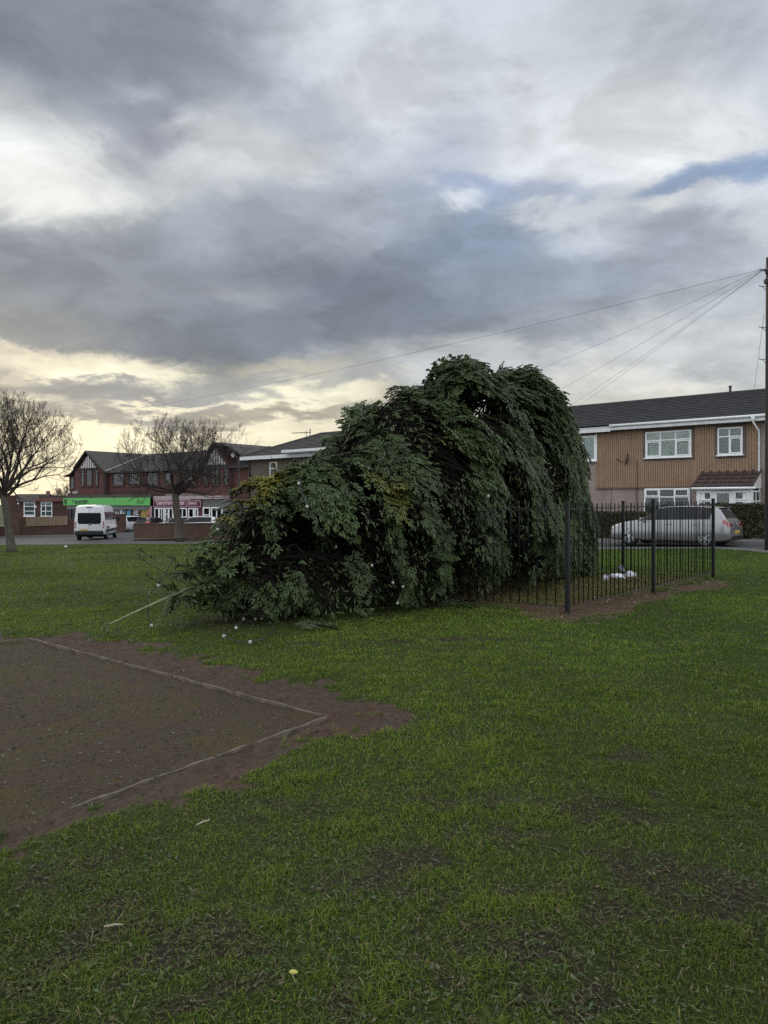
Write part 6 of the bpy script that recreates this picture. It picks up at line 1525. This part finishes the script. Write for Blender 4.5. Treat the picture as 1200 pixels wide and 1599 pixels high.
    for px in (107.5, 158, 194, 202.5, 215, 231): MB().bb(Xp(px) - .09, Xp(px) + .09, -PJ + .2, -PJ + .32, z0, z1 - .42).build('mullion', mat('shop_frame', (.05, .055, .06), .5), t)
    m_post = mat('poster_white', (.52, .52, .52), .7, .1, 4)
    for (a, b, y0, y1) in [(177, 178.7, 798.5, 803), (180.5, 181.8, 799, 803), (184, 188, 793.5, 802.5), (189.5, 191, 799, 802.5), (176.8, 178.6, 804, 808.5), (180, 181.5, 804, 808.5), (183.5, 184.8, 804, 808.5), (186.5, 188, 804, 808.5), (189.5, 193, 804, 808.5)]:
        MB().bb(Xp(a), Xp(b), -PJ + .29, -PJ + .315, Zp(184, y1), Zp(184, y0)).build('poster', m_post, t)
    MB().bb(Xp(176), Xp(194), -PJ + .28, -PJ + .31, Zp(184, 818), Zp(184, 809)).build('stall_riser', mat('grey_riser', (.16, .15, .15), .8), t)
    MB().bb(Xp(195.5), Xp(200.5), -PJ + .24, -PJ + .30, Zp(198, 805), Zp(198, 797.8)).build('poster', mat('poster_blue', (.08, .27, .45), .6, .2, 3), t)
    MB().bb(Xp(203.4), Xp(214.4), -PJ + .28, -PJ + .31, Zp(209, 806), Zp(209, 794)).build('display_panel', mat('dark_red_display', (.045, .012, .016), .7, .4, 3), t)
    for (px, y) in [(207, 796.5), (210.2, 796.5), (213.5, 797), (207, 801.5), (210.2, 801.8), (213.5, 804.5)]: MB().bb(Xp(px) - .13, Xp(px) + .13, -PJ + .26, -PJ + .279, Zp(px, y) - .16, Zp(px, y) + .16).build('display_card', m_post, t)
    MB().bb(Xp(216.3), Xp(229), -PJ + .27, -PJ + .31, Zp(222, 812), Zp(222, 793)).build('yellow_poster', mat('poster_yellow', (.05, .03, .012), .6, .3, 1.6, col2=(.50, .36, .08), detail=2), t)
    # maroon shop
    p0, p1 = Xp(236.6), Xp(312); zc1 = Zp(262, 780.8)
    MB().bb(p0, p1, -PJ + .3, -PJ + .45, z0, zc1).build('shop_front', m_maroon, t)
    for (a, b) in ((238.2, 289.5), (291.5, 312)):
        za, zb_ = Zp((a + b) / 2, 791.8), Zp((a + b) / 2, 781.6)
        sn = MB().bb(Xp(a), Xp(b), -PJ + .16, -PJ + .29, za, zb_).build('shop_sign', m_maroon, t); m_pk = mat('pink_lettering', (.62, .42, .47), .6)
        w = .05
        MB().bb(Xp(a), Xp(b), -PJ + .15, -PJ + .16, za, za + w).bb(Xp(a), Xp(b), -PJ + .15, -PJ + .16, zb_ - w, zb_).bb(Xp(a), Xp(a) + w, -PJ + .15, -PJ + .16, za + w, zb_ - w).bb(Xp(b) - w, Xp(b), -PJ + .15, -PJ + .16, za + w, zb_ - w).build('sign_border', m_pk, sn)
        if a < 240:
            lettering("Coatney's Funeral Directors", .56, m_pk, sn, (Xp(264), -PJ + .152, (za + zb_) / 2 + .09), (R(90), 0, 0), sx=.74, bold=.024)
            lettering('caring for families', .20, m_pk, sn, (Xp(262), -PJ + .152, (za + zb_) / 2 - .22), (R(90), 0, 0)) if False else None
        else: lettering("Coatney's", .42, m_pk, sn, (Xp(299), -PJ + .152, (za + zb_) / 2 + .06), (R(90), 0, 0), sx=.8)
    zt = Zp(262, 793.2)
    for (a, b, cs, rs) in [(239.3, 246.3, (), ()), (246.6, 254, (.5,), ()), (261.5, 268, (), ()), (268.4, 274.5, (.5,), ()), (276, 289.6, (.5,), ()), (292.3, 300.5, (), ()), (300.9, 307, (.4,), ())]:
        window(t, Xp(a), Xp(b), .75, zt, -PJ + .28, list(cs), list(rs), fw=.10, sill=False, curtain=mat('grey_net', (.15, .16, .165), .8, .3, 3) if a < 290 else mat('pale_net', (.26, .29, .29), .8, .15, 2), depth=.12)
    window(t, Xp(254.3), Xp(261.2), .1, zt, -PJ + .28, [.35], [(.76, (1,))], fw=.10, sill=False, name='shop_door', depth=.12)
    # third shop, mostly behind the tree and the spruce
    MB().bb(Xp(312.4), Xp(400), -PJ + .3, -PJ + .45, z0, Zp(340, 780)).build('shop_front', mat('grey_shop_front', (.12, .115, .11), .7), t)
    window(t, Xp(315), Xp(326), .2, Zp(320, 792), -PJ + .28, [], [(.72, (0,))], fw=.12, sill=False, depth=.12); window(t, Xp(328), Xp(345), .8, Zp(335, 792), -PJ + .28, [.5], [], fw=.12, sill=False, depth=.12, curtain=MATS['pale_net'])
    # dish on the far roof end
    MB().lathe([(.02, .02), (.16, -.01), (.24, -.07), (.245, -.06), (.16, .01), (.02, .03)], (X(372), -.6, Zv(372, 711)), 'y', 16).tube([(X(372), -.6, Zv(372, 711)), (X(372), .2, Zv(372, 715))], .04, 6).build('satellite_dish', m_whitepaint, t, True)
    return t
shops()
# red feather banner beside the shop, and a child in a red coat in front of it
def banner():
    d = 76.0; x, y = ground_at_px(236.3, d); z = G(x, y); t = thing('feather_banner', 'tall red and white feather banner standing between the green and maroon shops', 'banner', (x, y, z), KRZ)
    zt = EYE + (HZ - 790.5) / F * d - z
    MB().tube([(0, 0, 0), (0, 0, zt)], .025, 6).lathe([(.22, 0), (.2, .06)], n=12).build('banner_pole', m_rim, t, True)
    fl = MB().prism([(-.03, .5), (-.40, .9), (-.42, zt - .5), (-.2, zt - .1), (-.03, zt)], -.02, .02, 'y').build('banner_cloth', mat('red_cloth', (.30, .025, .055), .7, .15, 3), t)
    mb = MB()
    for k in range(5): mb.box((-.2, -.024, .85 + k * .33), (.34, .004, .08), Matrix.Rotation(-.8, 3, 'Y'))
    mb.build('banner_stripes', mat('pink_cloth', (.55, .34, .38), .7), fl)
banner()
def person():
    d = 60.0; x, y = ground_at_px(231, d); z = G(x, y); t = thing('person', 'small person in a red coat and pale hat behind the low brick wall', 'person', (x, y, z), R(20))
    H = EYE + (HZ - 808.8) / F * d - z; k = H / 1.25
    def skin(name, J, E, Rr, m, par):
        me = bpy.data.meshes.new(name); me.from_pydata([tuple(c * k for c in p) for p in J], E, []); o = bpy.data.objects.new(name, me); COL.objects.link(o); o.parent = par
        md = o.modifiers.new('s', 'SKIN'); 
        for i, r in enumerate(Rr): me.skin_vertices[0].data[i].radius = (r * k, r * k * .8)
        me.skin_vertices[0].data[0].use_root = True
        o.modifiers.new('u', 'SUBSURF').levels = 1; o.modifiers[-1].render_levels = 2
        dg = bpy.context.evaluated_depsgraph_get(); dg.update(); ne = bpy.data.meshes.new_from_object(o.evaluated_get(dg)); o.modifiers.clear(); o.data = ne; ne.materials.clear(); ne.materials.append(m)
        for p in ne.polygons: p.use_smooth = True
        return o
    m_skin = mat('skin', (.36, .22, .17), .6, .08, 20); m_coat = mat('red_coat', (.36, .03, .045), .8, .15, 12); m_jean = mat('dark_trousers', (.025, .028, .04), .85)
    J = [(0, 0, .62), (0, 0, .80), (0, 0, .97), (0, 0, 1.03), (0, -.01, 1.12), (0, -.012, 1.2), (.13, 0, .93), (.19, .01, .75), (.18, -.05, .60), (.18, -.07, .53), (-.13, 0, .93), (-.19, .01, .75), (-.18, -.05, .60), (-.18, -.07, .53), (.07, 0, .56), (.075, -.01, .32), (.075, .01, .07), (.075, -.08, .03), (-.07, 0, .56), (-.075, -.01, .32), (-.075, .01, .07), (-.075, -.08, .03)]
    E = [(0, 1), (1, 2), (2, 3), (3, 4), (4, 5), (2, 6), (6, 7), (7, 8), (8, 9), (2, 10), (10, 11), (11, 12), (12, 13), (0, 14), (14, 15), (15, 16), (16, 17), (0, 18), (18, 19), (19, 20), (20, 21)]
    Rr = [.11, .115, .10, .05, .088, .075, .055, .045, .035, .03, .055, .045, .035, .03, .075, .055, .04, .035, .075, .055, .04, .035]
    body = skin('body', J, E, Rr, m_skin, t)
    skin('coat', [(0, 0, .50), (0, 0, .62), (0, 0, .80), (0, 0, .97), (.14, 0, .93), (.195, .01, .75), (.185, -.05, .60), (-.14, 0, .93), (-.195, .01, .75), (-.185, -.05, .60)], [(0, 1), (1, 2), (2, 3), (3, 4), (4, 5), (5, 6), (3, 7), (7, 8), (8, 9)], [.15, .14, .14, .11, .07, .058, .05, .07, .058, .05], m_coat, t)
    for s in (1, -1): skin('trouser_leg', [(s * .07, 0, .56), (s * .075, -.01, .32), (s * .075, .01, .09)], [(0, 1), (1, 2)], [.085, .065, .055], m_jean, t)
    MB().lathe([(.10 * k, 1.145 * k), (.102 * k, 1.17 * k), (.09 * k, 1.22 * k), (.05 * k, 1.25 * k), (.01, 1.262 * k)], (0, 0, 0), n=14).build('hat', mat('pale_pink_hat', (.52, .36, .36), .9), t, True)
    for s in (1, -1): MB().lathe([(.001, -.006), (.011 * k, 0), (.001, .006)], (s * .035 * k, -.098 * k, 1.125 * k), n=8).build('eye', m_dark, body)
    MB().box((0, -.105 * k, 1.10 * k), (.018 * k, .025 * k, .035 * k)).build('nose', m_skin, body); MB().box((0, -.096 * k, 1.065 * k), (.045 * k, .01, .012 * k)).build('mouth', mat('lips', (.25, .08, .08), .6), body)
person()

# ------------------------------------------------------------------ the low brick building on the left and garden walls
m_ybrick = brick('brown_brick', (.075, .036, .026), (.095, .046, .032), (.07, .055, .045)); m_wallbrick = brick('orange_brown_brick', (.105, .050, .030), (.075, .038, .026), (.08, .062, .05))
def wall_between(name, label, pa, pb, h, th, m, cap=True, cat='wall', ext=.3, base=None):
    a, b = Vector(pa), Vector(pb); L = (b - a).length; rz = math.atan2((b - a).y, (b - a).x); za, zb = G(a.x, a.y), G(b.x, b.y)
    t = thing(name, label, cat, (a.x, a.y, za), rz)
    MB().prism([(0, -.3), (L, zb - za - .3), (L, zb - za + h), (0, h)], 0, th, 'y').build('brickwork', m, t)
    if cap: MB().prism([(-.02, h), (L + .02, zb - za + h), (L + .02, zb - za + h + .06), (-.02, h + .06)], -.03, th + .03, 'y').build('coping', mat('coping_brick', (.085, .05, .038), .85, .3, 6), t)
    return t, L
d_at = lambda px, d: Vector(((px - CX) / F * d, d))
w1, L1 = wall_between('garden_wall', 'long dark red garden wall below the wooden fence panels at the left', d_at(35, 67.5), d_at(118, 66.5), 1.45, .25, m_ybrick)
# fence panels standing along the top of that wall
fp = thing('fence_panel', 'row of pale weathered vertical boards fixed along the dark red garden wall', 'fence', (w1.location.x, w1.location.y, w1.location.z), w1.rotation_euler.z); n = 22; x0, x1 = L1 * (41.5 - 35) / 83, L1 * (106.5 - 35) / 83
dzw = G(*d_at(118, 66.5)) - G(*d_at(35, 67.5))
for k in range(n):
    a = x0 + (x1 - x0) * k / n; MB().bb(a + .005, a + (x1 - x0) / n - .008, -.07 - .004 * (k % 2), -.04, .95 + dzw * k / n, 1.78 + dzw * k / n + .02 * math.sin(k * 2.3)).build('board', mat('pale_fence_timber', (.21, .155, .105), .85, .3, 3, stretch=(3, 1, .4)), fp)
MB().bb(x0, x1, -.04, -.036 + .03, 1.2, 1.27).build('rail', MATS['pale_fence_timber'], fp)
gt = thing('garden_gate', 'worn brown board gate at the left end of the dark red garden wall', 'gate', (*d_at(18, 68), G(*d_at(18, 68))), w1.rotation_euler.z); wg = 16.5 * 68 / F
for k in range(6): MB().bb(wg * k / 6 + .006, wg * (k + 1) / 6 - .006, -.03, .03, .05, 1.62).build('board', mat('brown_gate_timber', (.105, .065, .042), .85, .35, 4), gt)
MB().bb(0, wg, .03, .07, .4, .5).bb(0, wg, .03, .07, 1.3, 1.4).build('rail', MATS['brown_gate_timber'], gt)
MB().bb(wg, wg + .3, -.12, .2, -.2, 1.75).build('gate_post', m_ybrick, gt)
wall_between('garden_wall', 'short low dark wall with pale coping at the left edge', d_at(-60, 66), d_at(9, 66.5), .95, .25, m_ybrick)
wall_between('garden_wall', 'dark red wall pier behind the minibus nose at the car park entrance', d_at(160, 68), d_at(194.5, 67.5), 1.72, .3, m_ybrick)
ca, cb = Vector(d_at(209.3, 50.3)), Vector(d_at(271, 47.2))
cw, L2 = wall_between('brick_wall', 'low brown brick wall behind the round bare tree, left of its trunk', ca, cb, 1.04, .3, m_wallbrick)
wall_between('brick_wall', 'short brick pier at the end of the low wall beside the tree trunk', d_at(271.3, 47.0), d_at(277.5, 46.6), 1.12, .42, brick('pink_brick', (.13, .065, .05), (.10, .05, .042), (.10, .085, .075)))
wall_between('brick_wall', 'low brown brick wall right of the bare tree trunk, running behind the spruce', d_at(283, 46.4), d_at(365, 42.5), 1.02, .3, m_wallbrick)
# junction pavement in front of the low wall
sheet('pavement', [gp(207, 844.5), gp(300, 844.3), gp(420, 842), tuple(d_at(420, 52)), tuple(d_at(207, 50.9))], .10, m_pave)
def cottage():
    A, B = d_at(9, 97), d_at(109, 95.5); L = (B - A).length; rz = math.atan2((B - A).y, (B - A).x); zb = G(A.x, A.y)
    t = thing('low_brick_building', 'single storey dark brick building with white windows left of the shops', 'building', (A.x, A.y, zb), rz)
    xx = lambda px: (px - 9) / 100 * L; zz = lambda py: EYE + (HZ - py) / F * 96.3 - zb
    ze = zz(783)
    MB().bb(0, L, 0, 6, -.5, ze).build('wall', m_ybrick, t)
    tiles(MB(), -.2, xx(60), -.25, ze - .02, 2.6, zz(771), 7, t=.02).build('roof', mat('brown_tile', (.058, .047, .04), .85, .3, 3), t)
    tiles(MB(), -.2, xx(60), 5.4, ze - .02, 2.6, zz(771), 4, t=.02).build('roof_back', MATS['brown_tile'], t)
    MB().prism([(xx(60.3), ze), (L, ze), (L, zz(777.5)), (xx(62), zz(777.5))], -.35, .0, 'y').build('red_fascia', mat('dull_red_board', (.15, .065, .055), .8, .15, 2), t)
    MB().prism([(xx(60.3), ze), (L, ze), (L, zz(773.5)), (xx(62), zz(773.5))], .0, 5.5, 'y').build('roof', MATS['brown_tile'], t)
    MB().bb(xx(69.5), xx(72.5), .4, .9, zz(781), zz(766.5)).build('chimney', mat('pinkish_chimney', (.22, .13, .11), .85), t)
    MB().bb(xx(81.5), xx(86), 3.5, 4.2, zz(776), zz(769)).build('chimney', m_ybrick, t)
    for (a, b, cs, rs) in [(38.2, 56, (), ((.68, (0,)), (.36, (0,)), (.1, (0,)))), (65, 82.6, (.42,), ((.72, (0, 1)), (.36, (0, 1))))]:
        window(t, xx(a), xx(b), zz(806.5), zz(783.3), .0, list(cs), list(rs), fw=.11, sill=True, curtain=mat('blue_net', (.14, .17, .20), .7, .4, 1.4))
    for px, py in ((29.8, 786.4), (57.7, 791.3)): MB().lathe([(.02, -.18), (.12, -.14), (.12, -.02), (.06, 0)], (xx(px), 0, zz(py)), 'y', 12).build('wall_lamp', m_whitepaint, t)
    MB().tube([(xx(107), -.08, ze), (xx(107), -.08, 0)], .06, 8).build('downpipe', mat('grey_pipe', (.14, .135, .13), .6), t)
    return t
cottage()
def edge_house():
    A, B = d_at(-160, 58), d_at(-8, 60); L = (B - A).length; rz = math.atan2((B - A).y, (B - A).x); zb = G(A.x, A.y)
    t = thing('brick_house', 'dark brick house end showing at the left edge behind the leaning tree', 'house', (A.x, A.y, zb), rz)
    ze = EYE + (HZ - 745) / F * 59 - zb; zr = EYE + (HZ - 700) / F * 59 - zb
    MB().bb(0, L, 0, 1.9, -.5, ze).build('wall', m_ybrick, t)
    tiles(MB(), -.2, L + .1, -.3, ze, 1.0, zr, 10, hip1=1.0).build('roof', m_slate, t); tiles(MB(), -.2, L + .1, 2.2, ze, 1.0, zr, 5, hip1=1.0).build('roof_back', m_slate, t)
    MB().bb(L - .55, L - .05, .9, 1.5, ze, EYE + (HZ - 716) / F * 59 - zb).build('chimney', m_ybrick, t)
    MB().bb(L - 1.0, L - .15, -.03, .02, 0, 2.1).build('door', mat('black_door', (.012, .012, .014), .5), t)
    window(t, L - 4, L - 2.4, 1.0, 2.3, 0, [.5], [(.66, (0, 1))], curtain=m_blind)
    return t
edge_house()
wall_between('brick_wall', 'dark outbuilding wall with a grey lean-to top behind the leaning tree', d_at(12, 76), d_at(24, 76), 4.0, .3, m_ybrick)
